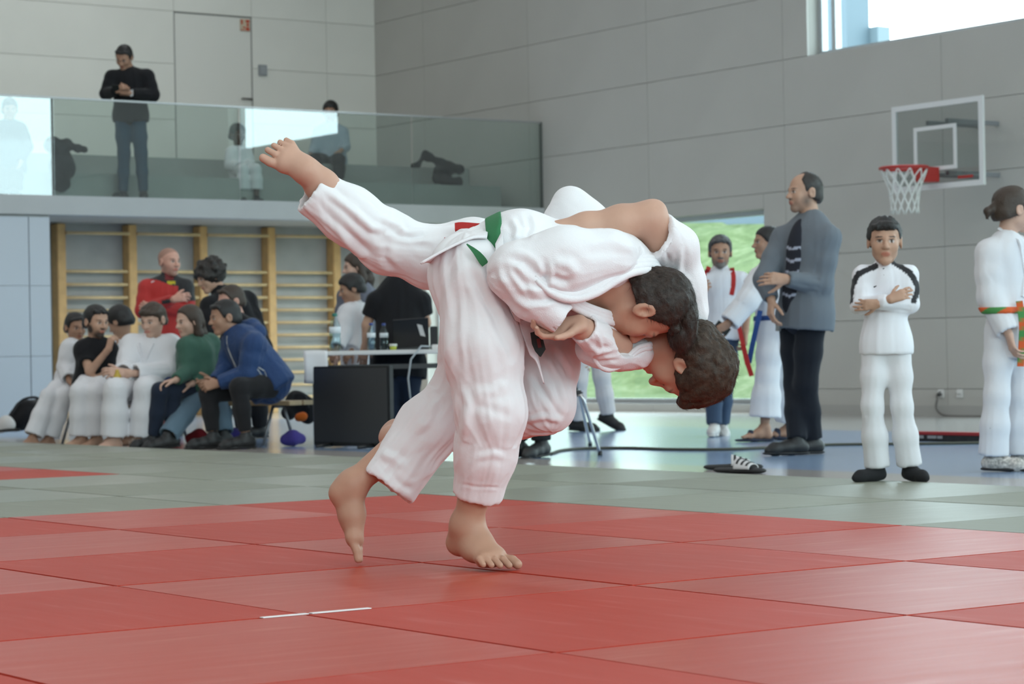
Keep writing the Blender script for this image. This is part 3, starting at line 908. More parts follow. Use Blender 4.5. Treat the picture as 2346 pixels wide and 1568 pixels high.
def foot_sdf(F, ankle, heel, toe, up, s=1.0, big=1, k=.006, spread=.0):
    """bare foot: ankle joint, heel bottom, tip of second toe, up direction; big=+1 puts the big toe on the side (toe-heel) x up"""
    heel, toe, ankle = (np.asarray(p, float) for p in (heel, toe, ankle))
    L = np.linalg.norm(toe - heel); d = (toe - heel) / L
    up = unit(np.asarray(up) - d * (np.asarray(up) @ d)); sd = np.cross(d, up) * big
    P = lambda a, b, c: heel + L * a * d + s * (b * sd + c * up)
    F.cone(P(.11, -.002, .026), ankle, .029 * s, .037 * s, .03)
    F.cone(ankle, P(.42, .006, .045), .036 * s, .026 * s, .03)
    F.cone(P(.42, .008, .045), P(.70, .018, .020), .026 * s, .019 * s, .03)
    F.cone(P(.11, -.002, .026), P(.45, -.012, .020), .027 * s, .021 * s, .03)
    F.cone(P(.42, -.010, .022), P(.72, -.026, .014), .022 * s, .015 * s, .03)
    F.cone(P(.45, .010, .032), P(.74, .002, .017), .024 * s, .017 * s, .03)
    F.cone(P(.70, .026, .018), P(.76, -.030, .013), .018 * s, .013 * s, .02)
    for i, (b, e, r_) in enumerate(((.032, .985, .0125), (.011, 1.0, .0092), (-.006, .97, .0086), (-.021, .93, .0082), (-.034, .88, .0080))):
        a0 = P(.74 - .02 * i, b * .95, .013); a1 = P((.74 + e) / 2 + .01 - .01 * i, b * (1 + spread), .019 if i else .015); a2 = P(e - .012, b * (1.02 + spread), .010)
        F.cone(a0, a1, r_ * 1.05 * s, r_ * s, k * .7); F.cone(a1, a2, r_ * s, r_ * .95 * s, k * .5)
def f_limb(F, pts, rad, k_in=.02, k_out=.02, flat=None, hollow=.0, thick=.006, cut=True):
    """a tube of cloth with a straight cut, open end at the last point, blended into the field"""
    pts = [np.asarray(p, float) for p in pts]
    m = max(rad) * (1.0 if flat is None else max(1.0, flat[1])) + k_in + k_out + 3 * F.h
    lo, hi = bounds(pts, m)
    sl, g = F.window(lo, hi)
    if sl is None: return
    d = None
    for i in range(len(pts) - 1):
        v = e_cone(g, (pts[i], pts[i + 1], rad[i], rad[i + 1], flat))
        if d is None: d = v
        else:
            h_ = np.maximum(k_in - np.abs(d - v), 0) / k_in
            d = np.minimum(d, v) - h_ * h_ * k_in * .25
    if cut:
        n = unit(pts[-1] - pts[-2])
        d = np.maximum(d, sum((g[i] - np.float32(pts[-1][i])) * np.float32(n[i]) for i in range(3)))
        if hollow:
            r_ = rad[-1] - thick
            rr = rad[-1] + (rad[-2] - rad[-1]) * min(1, hollow / np.linalg.norm(pts[-1] - pts[-2])) - thick
            hv = e_cone(g, (pts[-1] + n * .06, pts[-1] - n * hollow, r_, max(rr, .01), flat))
            d = np.maximum(d, -hv)
    o = F.d[sl]
    h_ = np.maximum(k_out - np.abs(o - d), 0) / k_out
    F.d[sl] = np.minimum(o, d) - h_ * h_ * k_out * .25
def to_px(v):
    w = np.asarray(v) - CAM
    z = w @ c_f
    return np.stack([W / 2 + FPX * (w @ c_r) / z, H / 2 - FPX * (w @ c_u) / z], 1), z
def crease(v, q, paths):
    """single modelled creases; path = (points in the viewer's plane, width, depth): depth<0 presses a groove, >0 raises a ridge"""
    n = normals(v, q); p, z = to_px(v)
    face = np.clip(-(n @ c_f) * 3, 0, 1)
    for pts, w, dep in paths:
        P = np.array(pts, float); best = np.full(len(v), 1e9); tt = np.zeros(len(v)); L = 0; tot = np.linalg.norm(np.diff(P, axis=0), axis=1).sum()
        for a, b in zip(P[:-1], P[1:]):
            ab = b - a; l2 = ab @ ab; t = np.clip(((p - a) @ ab) / l2, 0, 1)
            dd = np.linalg.norm(p - a - t[:, None] * ab, axis=1)
            mk = dd < best; best[mk] = dd[mk]; tt[mk] = (L + t[mk] * math.sqrt(l2)) / tot; L += math.sqrt(l2)
        fade = np.clip(np.minimum(tt, 1 - tt) * 5, 0.15, 1)
        x = best / w
        v = v + n * (dep * face * fade * (np.exp(-x * x) - .45 * np.exp(-(x - 2.0) ** 2)))[:, None]
    return v
def slab_ring(F, c, n, half, grow):
    """a band that hugs the body in field F (belt): between two planes, 'grow' outside the surface"""
    g = np.meshgrid(*[x.astype(np.float32) for x in F.ax], indexing='ij', sparse=True)
    s_ = np.abs(sum((g[i] - np.float32(c[i])) * np.float32(n[i]) for i in range(3))) - half
    return np.maximum(F.d - grow, s_.astype(np.float32))
def ribbon(name, pts, nrm, width, thick, m, parent, side=None, **kw):
    """flat strap through pts; nrm = surface normal(s)"""
    vs, fs = [], []
    pts = [np.asarray(p, float) for p in pts]
    for i, p in enumerate(pts):
        t = unit(pts[min(i + 1, len(pts) - 1)] - pts[max(i - 1, 0)])
        n_ = unit(nrm[i] if isinstance(nrm, list) else nrm)
        w_ = (width[i] if isinstance(width, (list, tuple)) else width) / 2
        s_ = unit(np.cross(t, n_)); n2 = np.cross(s_, t)
        vs += [p - s_ * w_ - n2 * thick / 2, p + s_ * w_ - n2 * thick / 2, p + s_ * w_ + n2 * thick / 2, p - s_ * w_ + n2 * thick / 2]
    for i in range(len(pts) - 1):
        a, b = 4 * i, 4 * i + 4
        for k in range(4): fs.append((a + k, a + (k + 1) % 4, b + (k + 1) % 4, b + k))
    fs.append((3, 2, 1, 0)); e = 4 * (len(pts) - 1); fs.append((e, e + 1, e + 2, e + 3))
    return mesh(name, vs, fs, m, parent, **kw)
def drape_pts(F, pts, toward, reach=.35, off=.004):
    """slide points onto the surface of field F, coming from direction 'toward' (pointing away from the body)"""
    P = np.array(pts, float); tw = unit(toward); out = []
    ts = np.arange(reach, -reach, -F.h * .6)
    for p in P:
        q = p + ts[:, None] * tw
        s_ = F.sample(q)
        hit = np.argmax(s_ < 0) if (s_ < 0).any() else len(ts) // 2
        out.append(q[hit] + tw * off)
    return out
def smooth_path(pts, n=20):
    P = np.array(pts, float)
    if len(P) < 3: return [P[0] + (P[-1] - P[0]) * t for t in np.linspace(0, 1, n)]
    t = np.r_[0, np.cumsum(np.linalg.norm(np.diff(P, axis=0), axis=1))]; t /= t[-1]
    Q = np.vstack([2 * P[0] - P[1], P, 2 * P[-1] - P[-2]])
    out = []
    for s_ in np.linspace(0, 1, n):
        i = min(max(np.searchsorted(t, s_) - 1, 0), len(P) - 2)
        u_ = (s_ - t[i]) / (t[i + 1] - t[i] + 1e-9)
        p0, p1, p2, p3 = Q[i], Q[i + 1], Q[i + 2], Q[i + 3]
        out.append(.5 * ((2 * p1) + (-p0 + p2) * u_ + (2 * p0 - 5 * p1 + 4 * p2 - p3) * u_ ** 2 + (-p0 + 3 * p1 - 3 * p2 + p3) * u_ ** 3))
    return out
# ================================================================ the two judoka in the throw
D0 = 6.83
MPX = D0 / FPX
def M(x, y, dd=0.0): return at_D(x, y, D0 + dd)
def R_(px): return px * MPX
def mb(x0, x1, y0, y1, d0, d1, m=.02):
    return bounds([M(x, y, dd) for x in (x0, x1) for y in (y0, y1) for dd in (d0, d1)], m)
M_skin = mat('skin', (0.5, 0.3, 0.22), 0.5, attr=True, spec=.35, noise=(14, 0.05), bump=(260, .06, .002))
def gi_material(name, c, wave=True):
    m = bpy.data.materials.new(name); m.use_nodes = True
    nt = m.node_tree; b = nt.nodes['Principled BSDF']
    b.inputs['Base Color'].default_value = (*c, 1); b.inputs['Roughness'].default_value = .85
    b.inputs['Specular IOR Level'].default_value = .2
    b.inputs['Sheen Weight'].default_value = .15
    tc = nt.nodes.new('ShaderNodeTexCoord')
    vo = nt.nodes.new('ShaderNodeTexVoronoi'); vo.inputs['Scale'].default_value = 330 if wave else 700
    nt.links.new(tc.outputs['Object'], vo.inputs['Vector'])
    n = nt.nodes.new('ShaderNodeTexNoise'); n.inputs['Scale'].default_value = 40; n.inputs['Detail'].default_value = 4
    nt.links.new(tc.outputs['Object'], n.inputs['Vector'])
    b1 = nt.nodes.new('ShaderNodeBump'); b1.inputs['Strength'].default_value = .35 if wave else .12; b1.inputs['Distance'].default_value = .0015
    b2 = nt.nodes.new('ShaderNodeBump'); b2.inputs['Strength'].default_value = .18; b2.inputs['Distance'].default_value = .006
    nt.links.new(vo.outputs['Distance'], b1.inputs['Height']); nt.links.new(n.outputs['Fac'], b2.inputs['Height'])
    nt.links.new(b1.outputs[0], b2.inputs['Normal']); nt.links.new(b2.outputs[0], b.inputs['Normal'])
    return m
M_gi = gi_material('gi_cotton_jacket', (0.84, 0.825, 0.84))
M_gip = gi_material('gi_cotton_trousers', (0.83, 0.815, 0.825), False)
M_hair = mat('dark_brown_hair', (0.034, 0.024, 0.019), 0.5, noise=(60, .35), bump=(240, .5, .003), spec=.3)
M_hair2 = mat('brown_hair', (0.050, 0.032, 0.021), 0.55, noise=(60, .35), bump=(240, .5, .003), spec=.3)
M_green = mat('green_belt_cloth', (0.035, 0.19, 0.075), .8, bump=(300, .2, .002))
M_redb = mat('red_belt_cloth', (0.42, 0.018, 0.015), .8, bump=(300, .2, .002))
M_blackb = mat('black_belt_cloth', (0.014, 0.016, 0.015), .8)
SK1 = (0.50, 0.285, 0.195)
SK2 = (0.56, 0.335, 0.245)
VX = .0045
def strands(h, v, q, n_str, length, rad, m, parent, seed, flow, name='hair'):
    """short hair strands standing on the hair surface, combed along 'flow'; returns vertices, quads to be joined"""
    rg = np.random.default_rng(seed); nn = normals(v, q)
    pick = rg.integers(0, len(v), n_str)
    L = length * rg.uniform(.5, 1.2, n_str)
    base = v[pick]; nr = nn[pick]
    fl = np.asarray(flow, float)[None] + rg.normal(0, .35, (n_str, 3)); fl -= nr * (fl * nr).sum(1, keepdims=True)
    fl /= np.linalg.norm(fl, axis=1, keepdims=True) + 1e-9
    sd = np.cross(nr, fl); sd /= np.linalg.norm(sd, axis=1, keepdims=True) + 1e-9
    d1 = unit_rows(fl * .95 + nr * .28)
    a = base - nr * .002
    b = a + d1 * (L * .55)[:, None]
    c = b + unit_rows(fl + nr * .08) * (L * .45)[:, None]
    vs = np.concatenate([a - sd * rad, a + sd * rad, b + sd * rad * .8, b - sd * rad * .8, c + sd * rad * .15, c - sd * rad * .15])
    i = np.arange(n_str); k = n_str
    qs = np.concatenate([np.stack([i, i + k, i + 2 * k, i + 3 * k], 1), np.stack([i + 3 * k, i + 2 * k, i + 4 * k, i + 5 * k], 1)])
    return vs, qs
def unit_rows(x): return x / (np.linalg.norm(x, axis=1, keepdims=True) + 1e-9)

# ---------------------------------------------------------------- thrower
tori = empty('person', tuple(at_z(1110, 1300, 0)), label='judoka in white uniform with green belt bending forward to throw his opponent', cat='person')
# body (skin): legs, trunk, neck, head, arms, hands as one surface
T_ank_n, T_kn_n, T_hip_n = M(1070, 1206, -.03), M(1128, 952, -.13), M(1085, 635, -.07)
T_ank_f, T_kn_f, T_hip_f = M(806, 1112, .17), M(1045, 915, .21), M(1085, 640, .09)
T_neck = M(1412, 632, -.04)
T_sh_n, T_el_n, T_wr_n = M(1400, 612, -.17), M(1182, 630, -.22), M(1268, 712, -.20)
T_sh_f, T_el_f = M(1390, 600, .14), M(1290, 505, .20)
th = Head(M(1480, 700, -.06), V(.0, -.955, .29), V(.998, -.03, 0), .250, .84)
lo, hi = bounds([M(700, 400, -.4), M(1640, 1340, .45), M(700, 1340, .45), M(1640, 400, -.4)], .02)
def body_parts(fine, coarse):
    out = []
    for F in fine + coarse: out.append(F.surf(1))
    return join(out)
# lower legs and feet
Fl = Field(*mb(980, 1240, 620, 1340, -.27, .14), VX * .8)
Fl.chain([T_kn_n, T_kn_n + (T_ank_n - T_kn_n) * .35, T_ank_n], [R_(44), R_(48), R_(30)], .02)
Fl.cone(T_hip_n, T_kn_n, R_(62), R_(46), .03)
tip = at_z(1156, 1307, 0.004)
foot_sdf(Fl, T_ank_n, M(1040, 1262, .03), tip, np.array([0, 0, 1.0]), 1.16, big=-1, spread=.30)
Ff = Field(*mb(720, 1070, 850, 1310, .05, .33), VX * .8)
Ff.chain([T_kn_f, T_kn_f + (T_ank_f - T_kn_f) * .4, T_ank_f], [R_(34), R_(40), R_(30)], .02)
foot_sdf(Ff, T_ank_f, M(754, 1120, .17), M(820, 1288, .15), V(.95, .32, -.10), 1.0, big=1)
# trunk with neck
Ft = Field(*mb(980, 1500, 440, 960, -.32, .36), .008)
Ft.chain([M(1080, 620, 0), M(1180, 590, 0), M(1330, 612, 0), M(1400, 625, -.01)], [R_(72), R_(66), R_(78), R_(60)], .04)
Ft.cone(M(1372, 598, -.12), T_sh_f, R_(34), R_(38), .05)
Ft.cone(M(1365, 600, -.15), T_el_n, R_(36), R_(30), .02).cone(T_el_n, T_wr_n, R_(32), R_(22), .02)
Ft.cone(T_sh_f, T_el_f, R_(40), R_(34), .02).cone(T_el_f, M(1180, 560, .24), R_(32), R_(24), .02)
Ft.cone(T_hip_n, T_kn_n, R_(60), R_(46), .03).cone(T_hip_f, T_kn_f, R_(60), R_(46), .03)
# head, chest opening and neck in finer voxels
Fh = Field(*bounds([th.p(x, y, z) for x in (-.4, .4) for y in (-.5, .55) for z in (-.9, .5)] + [M(1300, 700, -.16)], .02), .0036)
head_sdf(Fh, th, T_neck, .056)
Fh.cone(M(1340, 650, -.05), M(1425, 640, -.04), R_(62), R_(48), .03)
Fh.cone(M(1445, 655, -.07), M(1390, 662, -.06), R_(40), R_(44), .03)
# gripping hand at the end of the near sleeve
Fhd = Field(*bounds([M(1200, 700, -.3), M(1350, 800, -.1)], .02), .003)
Fhd.cone(M(1330, 735, -.19), M(1290, 742, -.205), R_(27), R_(25), .01)
hand_sdf(Fhd, M(1318, 738, -.20), V(-1, -.10, -.05), V(-.02, -.55, -.85), 1, .93, curl=(.12, .28, .30), spread=.12, tcurl=.10)
v, q = join([Fl.surf(1), Ff.surf(1), Ft.surf(1), Fh.surf(1)])
col = face_color(v, th, SK1, lip=(.42, .17, .14), brow=(.04, .025, .02), closed=True)
near = np.linalg.norm(v - th.c, axis=1) < .2
col[~near] = SK1
warm = np.zeros(len(v))
np_mesh('body', v, q, M_skin, tori, col)
hv, hq = hair_mesh(th, 'short', .0036, 3, thick=.045, low=-.14, front=.30, rough=.02, fine=34)
Fq = Field(*bounds([th.p(-.4, .2, .0), th.p(.4, .75, .6)], .03), .0036)
Fq.ell(th.p(0, .36, .39), th.ax, (.25 * .25, .17 * .25, .13 * .25), .01); Fq.ell(th.p(.02, .50, .40), th.ax, (.20 * .25, .13 * .25, .085 * .25), .04)
Fq.ell(th.p(0, .14, .47), th.ax, (.27 * .25, .25 * .25, .12 * .25), .04)
fv, fq = Fq.surf(1); nf = normals(fv, fq); fv = fv + nf * (.006 * fbm(th.loc(fv) * np.array([30, 8, 14.]), 4, 3))[:, None]
hv, hq = join([(hv, hq), (fv, fq)])
s1 = strands(th, hv, hq, 15000, .014, .00028, None, None, 5, th.Fw * .8 + th.U * .5)
s2 = strands(th, hv, hq, 4000, .026, .00030, None, None, 6, th.Fw * 1.0 + th.U * .25)
np_mesh('hair', *join([(hv, hq), s1, s2]), M_hair, tori)

# trousers
FT = Field(*mb(800, 1250, 520, 1200, -.30, .36), VX)
FT.cone(M(1078, 618, -.07), M(1078, 618, .09), R_(80), R_(78), .03)
FT.cone(M(1060, 640, -.06), M(1060, 640, .08), R_(66), R_(66), .05)
FT.cone(M(1078, 610, 0), M(1130, 580, 0), R_(72), R_(66), .05)
f_limb(FT, [M(1082, 650, -.085), M(1108, 800, -.12), M(1124, 945, -.13), M(1112, 1040, -.10), M(1093, 1136, -.06)],
       [R_(84), R_(84), R_(73), R_(62), R_(53)], .04, .05, hollow=.07, thick=.011)
f_limb(FT, [M(1088, 655, .10), M(1080, 800, .18), M(1056, 900, .21), M(985, 975, .20), M(887, 1114, .17)],
       [R_(78), R_(66), R_(62), R_(67), R_(68)], .04, .03, hollow=.07, thick=.011)
v, q = FT.surf(1)
v = fold(v, q, [(M(1082, 650, -.085), M(1124, 945, -.13), R_(80)), (M(1124, 945, -.13), M(1093, 1136, -.06), R_(62)),
                (M(1088, 655, .10), M(1056, 900, .21), R_(72)), (M(1056, 900, .21), M(887, 1114, .17), R_(66))], .0065, 11, 7.5, .9)
v = crease(v, q, [([(1066, 575), (1085, 640), (1150, 760), (1190, 850)], 9, -0.0067), ([(1040, 575), (1052, 660), (1060, 780), (1066, 900)], 7, 0.0030),
                  ([(1080, 905), (1130, 895), (1170, 880)], 10, 0.0035), ([(1060, 880), (1075, 930), (1062, 1010)], 8, 0.0060),
                  ([(1075, 930), (1120, 935), (1180, 960)], 9, -0.0030), ([(1090, 1050), (1130, 1040), (1160, 1050)], 7, 0.0037),
                  ([(870, 1040), (900, 1050), (930, 1075)], 9, 0.0075), ([(880, 1070), (915, 1110), (950, 1125)], 8, -0.0053),
                  ([(1000, 900), (985, 960), (950, 1000)], 9, 0.0060), ([(1040, 1015), (1010, 1060), (960, 1100)], 8, 0.0045),
                  ([(1048, 1108), (1095, 1116), (1148, 1117)], 3, -0.0023), ([(862, 1058), (900, 1110), (938, 1148)], 3, -0.0023),
                  ([(1100, 600), (1120, 680), (1160, 740)], 8, 0.0053), ([(1040, 640), (1020, 760), (1030, 860)], 11, 0.0045)])
v = relax(relax(v, q, .5), q, .5)
v = fold(v, q, [(M(1082, 650, -.085), M(1124, 945, -.13), R_(80)), (M(1124, 945, -.13), M(1093, 1136, -.06), R_(62)),
                (M(1088, 655, .10), M(1056, 900, .21), R_(72)), (M(1056, 900, .21), M(887, 1114, .17), R_(66))], .0042, 61, 15, 1.5, ring=.5)
np_mesh('trousers', v, q, M_gip, tori)

# jacket: trunk, both sleeves
FJ = Field(*mb(1020, 1560, 410, 800, -.40, .38), VX)
FJ.chain([M(1138, 572, 0), M(1200, 566, 0), M(1320, 597, 0), M(1410, 622, -.01)], [R_(68), R_(76), R_(82), R_(72)], .04)
FJ.cone(M(1180, 560, -.06), M(1180, 560, .08), R_(64), R_(64), .05)
FJ.cone(M(1400, 592, -.10), M(1400, 592, .12), R_(62), R_(62), .05)
FJ.cone(M(1430, 600, -.05), M(1490, 625, .03), R_(46), R_(30), .05)
f_limb(FJ, [M(1385, 592, -.15), M(1290, 604, -.205), M(1190, 624, -.225)], [R_(66), R_(77), R_(68)], .03, .03, cut=False)
f_limb(FJ, [M(1187, 628, -.225), M(1222, 682, -.23), M(1290, 733, -.225)], [R_(68), R_(50), R_(36)], .02, .012, hollow=.05, thick=.011)
f_limb(FJ, [M(1400, 590, .13), M(1325, 520, .20), M(1230, 570, .24)], [R_(66), R_(62), R_(46)], .04, .03, cut=False)
FJ.chain([M(1352, 506, .19), M(1306, 468, .20), M(1290, 500, .21)], [R_(36), R_(36), R_(40)], .03)
# open chest: hollow below the collar
FJ.chain([M(1338, 716, -.20), M(1400, 700, -.18), M(1470, 686, -.15)], [R_(24), R_(38), R_(58)], -.012)
FJ.chain([M(1400, 706, -.08), M(1480, 690, -.06)], [R_(36), R_(56)], -.012)
v, q = FJ.surf(1)
v = fold(v, q, [(M(1118, 580, 0), M(1400, 620, 0), R_(85)), (M(1400, 604, -.17), M(1190, 624, -.225), R_(78)), (M(1187, 628, -.225), M(1290, 733, -.225), R_(48)),
                (M(1400, 590, .13), M(1290, 506, .2), R_(72))], .0045, 21, 8, 1.0)
v = crease(v, q, [([(1160, 590), (1200, 600), (1245, 640), (1258, 660)], 9, -.010), ([(1246, 600), (1252, 630), (1238, 665)], 7, -.012),
                  ([(1262, 600), (1300, 608), (1325, 632)], 12, .008), ([(1262, 632), (1288, 646), (1306, 646)], 7, -.011),
                  ([(1190, 660), (1230, 668), (1260, 655)], 8, .010), ([(1205, 690), (1245, 690), (1275, 680)], 6, -.009),
                  ([(1140, 600), (1150, 640), (1185, 690), (1230, 720)], 7, .006), ([(1170, 610), (1200, 650), (1215, 680)], 6, -.006),
                  ([(1330, 560), (1400, 552), (1470, 575)], 12, .005), ([(1170, 500), (1185, 525), (1180, 555)], 7, .008), ([(1205, 492), (1215, 520), (1205, 548)], 6, -.008)])
np_mesh('jacket', relax(relax(v, q, .5), q, .5), q, M_gi, tori)
# thick stitched collar band round the open chest and neck
cp = smooth_path([M(1228, 642, -.305), M(1262, 672, -.29), M(1310, 687, -.265), M(1362, 674, -.235), M(1410, 645, -.20), M(1445, 627, -.165), M(1482, 620, -.11), M(1508, 622, -.03), M(1494, 622, .06)], 36)
lap = []
for kk, (off, rr) in enumerate(((0, 9), (-10, 10), (-20, 10), (-29, 9))):
    o3 = [p + c_u * (-off * MPX) + c_r * (off * .25 * MPX) + c_f * (-off * .0007) for p in cp]
    lap.append(tube_vf(o3, [R_(rr) * min(1, .45 + i * .12) for i in range(len(o3))], 10, ref=c_u))
vv, ff = merge(lap)
mesh('collar', vv, ff, M_gi, tori, smooth=True)
# far lapel crossing under the chin
cp2 = smooth_path([M(1296, 684, -.22), M(1330, 704, -.17), M(1370, 720, -.13), M(1410, 732, -.08), M(1445, 738, -.01), M(1475, 735, .05)], 26)
vv, ff = merge([tube_vf([p + c_u * (o_ * MPX) for p in cp2], R_(9), 8, ref=c_u) for o_ in (-8, 0, 8)])
mesh('lapel', vv, ff, M_gi, tori, smooth=True)
# jacket skirt thrown up over the hip: a curved sheet with thickness
def sheet(name, rows, m, parent, thick=.005, n=16, **kw):
    """rows: list of polylines (same count) -> lofted cloth sheet with thickness"""
    R = [smooth_path(r_, n) for r_ in rows]
    R = list(zip(*R)); R = [smooth_path(list(c_), n) for c_ in R]
    P = np.array(R); nn, mm_ = P.shape[:2]
    du = np.gradient(P, axis=0); dv = np.gradient(P, axis=1); nr = np.cross(du, dv); nr /= np.linalg.norm(nr, axis=2, keepdims=True) + 1e-9
    A = (P + nr * thick / 2).reshape(-1, 3); B = (P - nr * thick / 2).reshape(-1, 3)
    vs = np.concatenate([A, B]); k = len(A); fs = []
    for i in range(nn - 1):
        for j in range(mm_ - 1):
            a, b, c, d = i * mm_ + j, (i + 1) * mm_ + j, (i + 1) * mm_ + j + 1, i * mm_ + j + 1
            fs += [(a, b, c, d), (k + d, k + c, k + b, k + a)]
    rim = [(i, 0) for i in range(nn)] + [(nn - 1, j) for j in range(1, mm_)] + [(i, mm_ - 1) for i in range(nn - 2, -1, -1)] + [(0, j) for j in range(mm_ - 2, 0, -1)]
    rim = [i * mm_ + j for i, j in rim]
    for a, b in zip(rim, rim[1:] + rim[:1]): fs.append((b, a, k + a, k + b))
    return mesh(name, vs, fs, m, parent, smooth=True, **kw)
sheet('jacket_skirt', [[M(1116, 545, -.14), M(1080, 546, -.16), M(1025, 570, -.185), M(963, 604, -.20)],
                       [M(1118, 530, -.07), M(1085, 538, -.08), M(1030, 566, -.10), M(978, 600, -.12)],
                       [M(1118, 532, .02), M(1085, 546, .02), M(1042, 574, .02), M(1000, 610, .0)]], M_gi, tori, .007)
sheet('jacket_hem', [[M(1150, 530, -.14), M(1160, 600, -.17), M(1186, 690, -.16), M(1192, 740, -.15)],
                     [M(1135, 560, -.15), M(1140, 620, -.18), M(1165, 700, -.165), M(1180, 735, -.155)]], M_gi, tori, .005)
sheet('jacket_front_corner', [[M(1180, 700, -.13), M(1195, 760, -.12), M(1215, 815, -.115)],
                              [M(1196, 690, -.10), M(1212, 760, -.10), M(1230, 832, -.10)],
                              [M(1212, 690, -.06), M(1222, 770, -.07), M(1246, 880, -.08)]], M_gi, tori, .004)
# belt: band hugging the waist, plus its hanging end
bc, bn = M(1135, 555, 0), V(1.0, .10, .0)
bd = slab_ring(FJ, bc, bn, R_(19), .006)
g3 = np.meshgrid(*[x.astype(np.float32) for x in FJ.ax], indexing='ij', sparse=True)
ctr = M(1135, 572, .0)
bd = np.maximum(bd, np.sqrt(sum((g3[i] - np.float32(ctr[i])) ** 2 for i in range(3))) - R_(105))
v, q = nets(bd, FJ.lo, FJ.h, 1)
np_mesh('belt', v, q, M_green, tori)
ribbon('belt_end', smooth_path([M(1070, 560, -.19), M(1092, 580, -.205), M(1112, 606, -.20)], 8), V(-.3, .2, -1), [R_(3), R_(6), R_(9), R_(12), R_(15), R_(17), R_(18), R_(16)], .006, M_green, tori)

# ---------------------------------------------------------------- thrown opponent
uke = empty('person', tuple(at_z(1350, 1290, 0)), label='judoka in white uniform lifted off the mat upside down over the thrower', cat='person')
uh = Head(M(1572, 834, .07), V(-.66, -.68, .32), V(.72, -.69, 0.02), .238, .95)
U_ank_u, U_kn_u, U_hip_u = M(735, 425, .10), M(885, 562, .20), M(1075, 590, .26)
U_hip_l, U_kn_l, U_ank_l = M(1225, 740, .22), M(1272, 945, .10), M(930, 1012, .33)
U_sh, U_el, U_wr = M(1562, 625, .08), M(1486, 502, -.02), M(1266, 528, -.03)
U_neck = M(1492, 782, .10)
Fa = Field(*mb(560, 960, 300, 630, -.02, .32), VX * .8)
Fa.chain([U_kn_u, U_kn_u + (U_ank_u - U_kn_u) * .4, U_ank_u], [R_(46), R_(48), R_(31)], .02)
foot_sdf(Fa, U_ank_u, M(752, 440, .12), M(616, 336, .085), V(.20, .28, -.94), 1.06, big=-1, spread=.22)
Fb = Field(*mb(850, 1300, 860, 1060, .05, .6), .006)
Fb.chain([M(1240, 920, .14), M(1140, 960, .22), U_ank_l], [R_(34), R_(36), R_(28)], .02)
foot_sdf(Fb, U_ank_l, M(892, 1024, .34), M(905, 1010, .57), V(.1, 1, .05), 1.0, big=1)
Fr = Field(*mb(1130, 1640, 420, 730, -.12, .20), VX)
Fr.cone(U_sh, U_el, R_(46), R_(38), .02)
Fr.chain([U_el, U_el + (U_wr - U_el) * .28, U_el + (U_wr - U_el) * .65, U_wr], [R_(37), R_(37), R_(29), R_(21)], .03)
Fr.ball(M(1502, 482, -.015), R_(21), .025)
hand_sdf(Fr, U_wr, V(-1, -.25, .15), V(-.1, -1, .2), 1, .95, curl=(.3, .5, .4))
Fu = Field(*mb(820, 1640, 480, 1020, -.1, .42), .009)
Fu.chain([M(1100, 600, .26), M(1200, 650, .28), M(1370, 715, .22), M(1490, 745, .14)], [R_(78), R_(72), R_(82), R_(60)], .04)
Fu.cone(U_hip_u, U_kn_u, R_(55), R_(42), .03).cone(U_hip_l, M(1240, 905, .14), R_(52), R_(36), .03)
Fn = Field(*bounds([uh.p(x, y, z) for x in (-.4, .4) for y in (-.5, .55) for z in (-.9, .5)] + [M(1370, 760, .0)], .02), .0038)
head_sdf(Fn, uh, U_neck, .056)
Fn.cone(M(1412, 780, .03), M(1480, 792, .08), R_(44), R_(44), .04)
Fk = Field(*mb(1200, 1470, 680, 860, -.30, .06), .0034)
Fk.cone(M(1420, 790, -.02), M(1330, 752, -.17), R_(30), R_(26), .01)
hand_sdf(Fk, M(1330, 742, -.19), V(-.97, -.20, -.12), V(.1, .72, -.68), -1, .92, curl=(.40, .55, .5), spread=.10, tcurl=.25)
v, q = join([Fa.surf(1), Fb.surf(1), Fr.surf(1), Fu.surf(1), Fn.surf(1), Fk.surf(1)])
col = face_color(v, uh, SK1, brow=(.05, .03, .025), closed=True)
col[np.linalg.norm(v - uh.c, axis=1) > .2] = SK2
np_mesh('body', v, q, M_skin, uke, col)
hv, hq = hair_mesh(uh, 'fringe', .0038, 8, thick=.095, low=-.22, front=.26, rough=.03, fine=26)
s1 = strands(uh, hv, hq, 15000, .016, .00030, None, None, 15, -uh.Fw * .2 + uh.U * .9 + np.array([0, 0, -.5]))
np_mesh('hair', *join([(hv, hq), s1]), M_hair2, uke)
# trousers: one leg swung up, the other hanging with the knee bent
FU = Field(*mb(640, 1340, 370, 1060, -.03, .46), VX)
FU.cone(M(1090, 590, .26), M(1215, 690, .26), R_(82), R_(84), .04)
f_limb(FU, [M(1085, 585, .26), M(985, 588, .24), M(888, 555, .20), M(800, 495, .14), M(712, 437, .10)], [R_(78), R_(68), R_(66), R_(60), R_(54)], .04, .05, hollow=.07, thick=.011)
f_limb(FU, [M(1222, 720, .24), M(1248, 840, .17), M(1252, 930, .11)], [R_(84), R_(72), R_(60)], .04, .05, cut=False)
f_limb(FU, [M(1252, 930, .11), M(1190, 945, .18), M(1060, 980, .28), M(960, 1004, .33)], [R_(62), R_(56), R_(50), R_(42)], .04, .03, hollow=.05, thick=.011)
v, q = FU.surf(1)
v = fold(v, q, [(M(1085, 585, .26), M(888, 560, .20), R_(72)), (M(888, 560, .20), M(712, 437, .10), R_(62)), (M(1222, 720, .24), M(1255, 930, .11), R_(75)), (M(1255, 930, .11), M(980, 1000, .33), R_(55))], .006, 31, 7, .9)
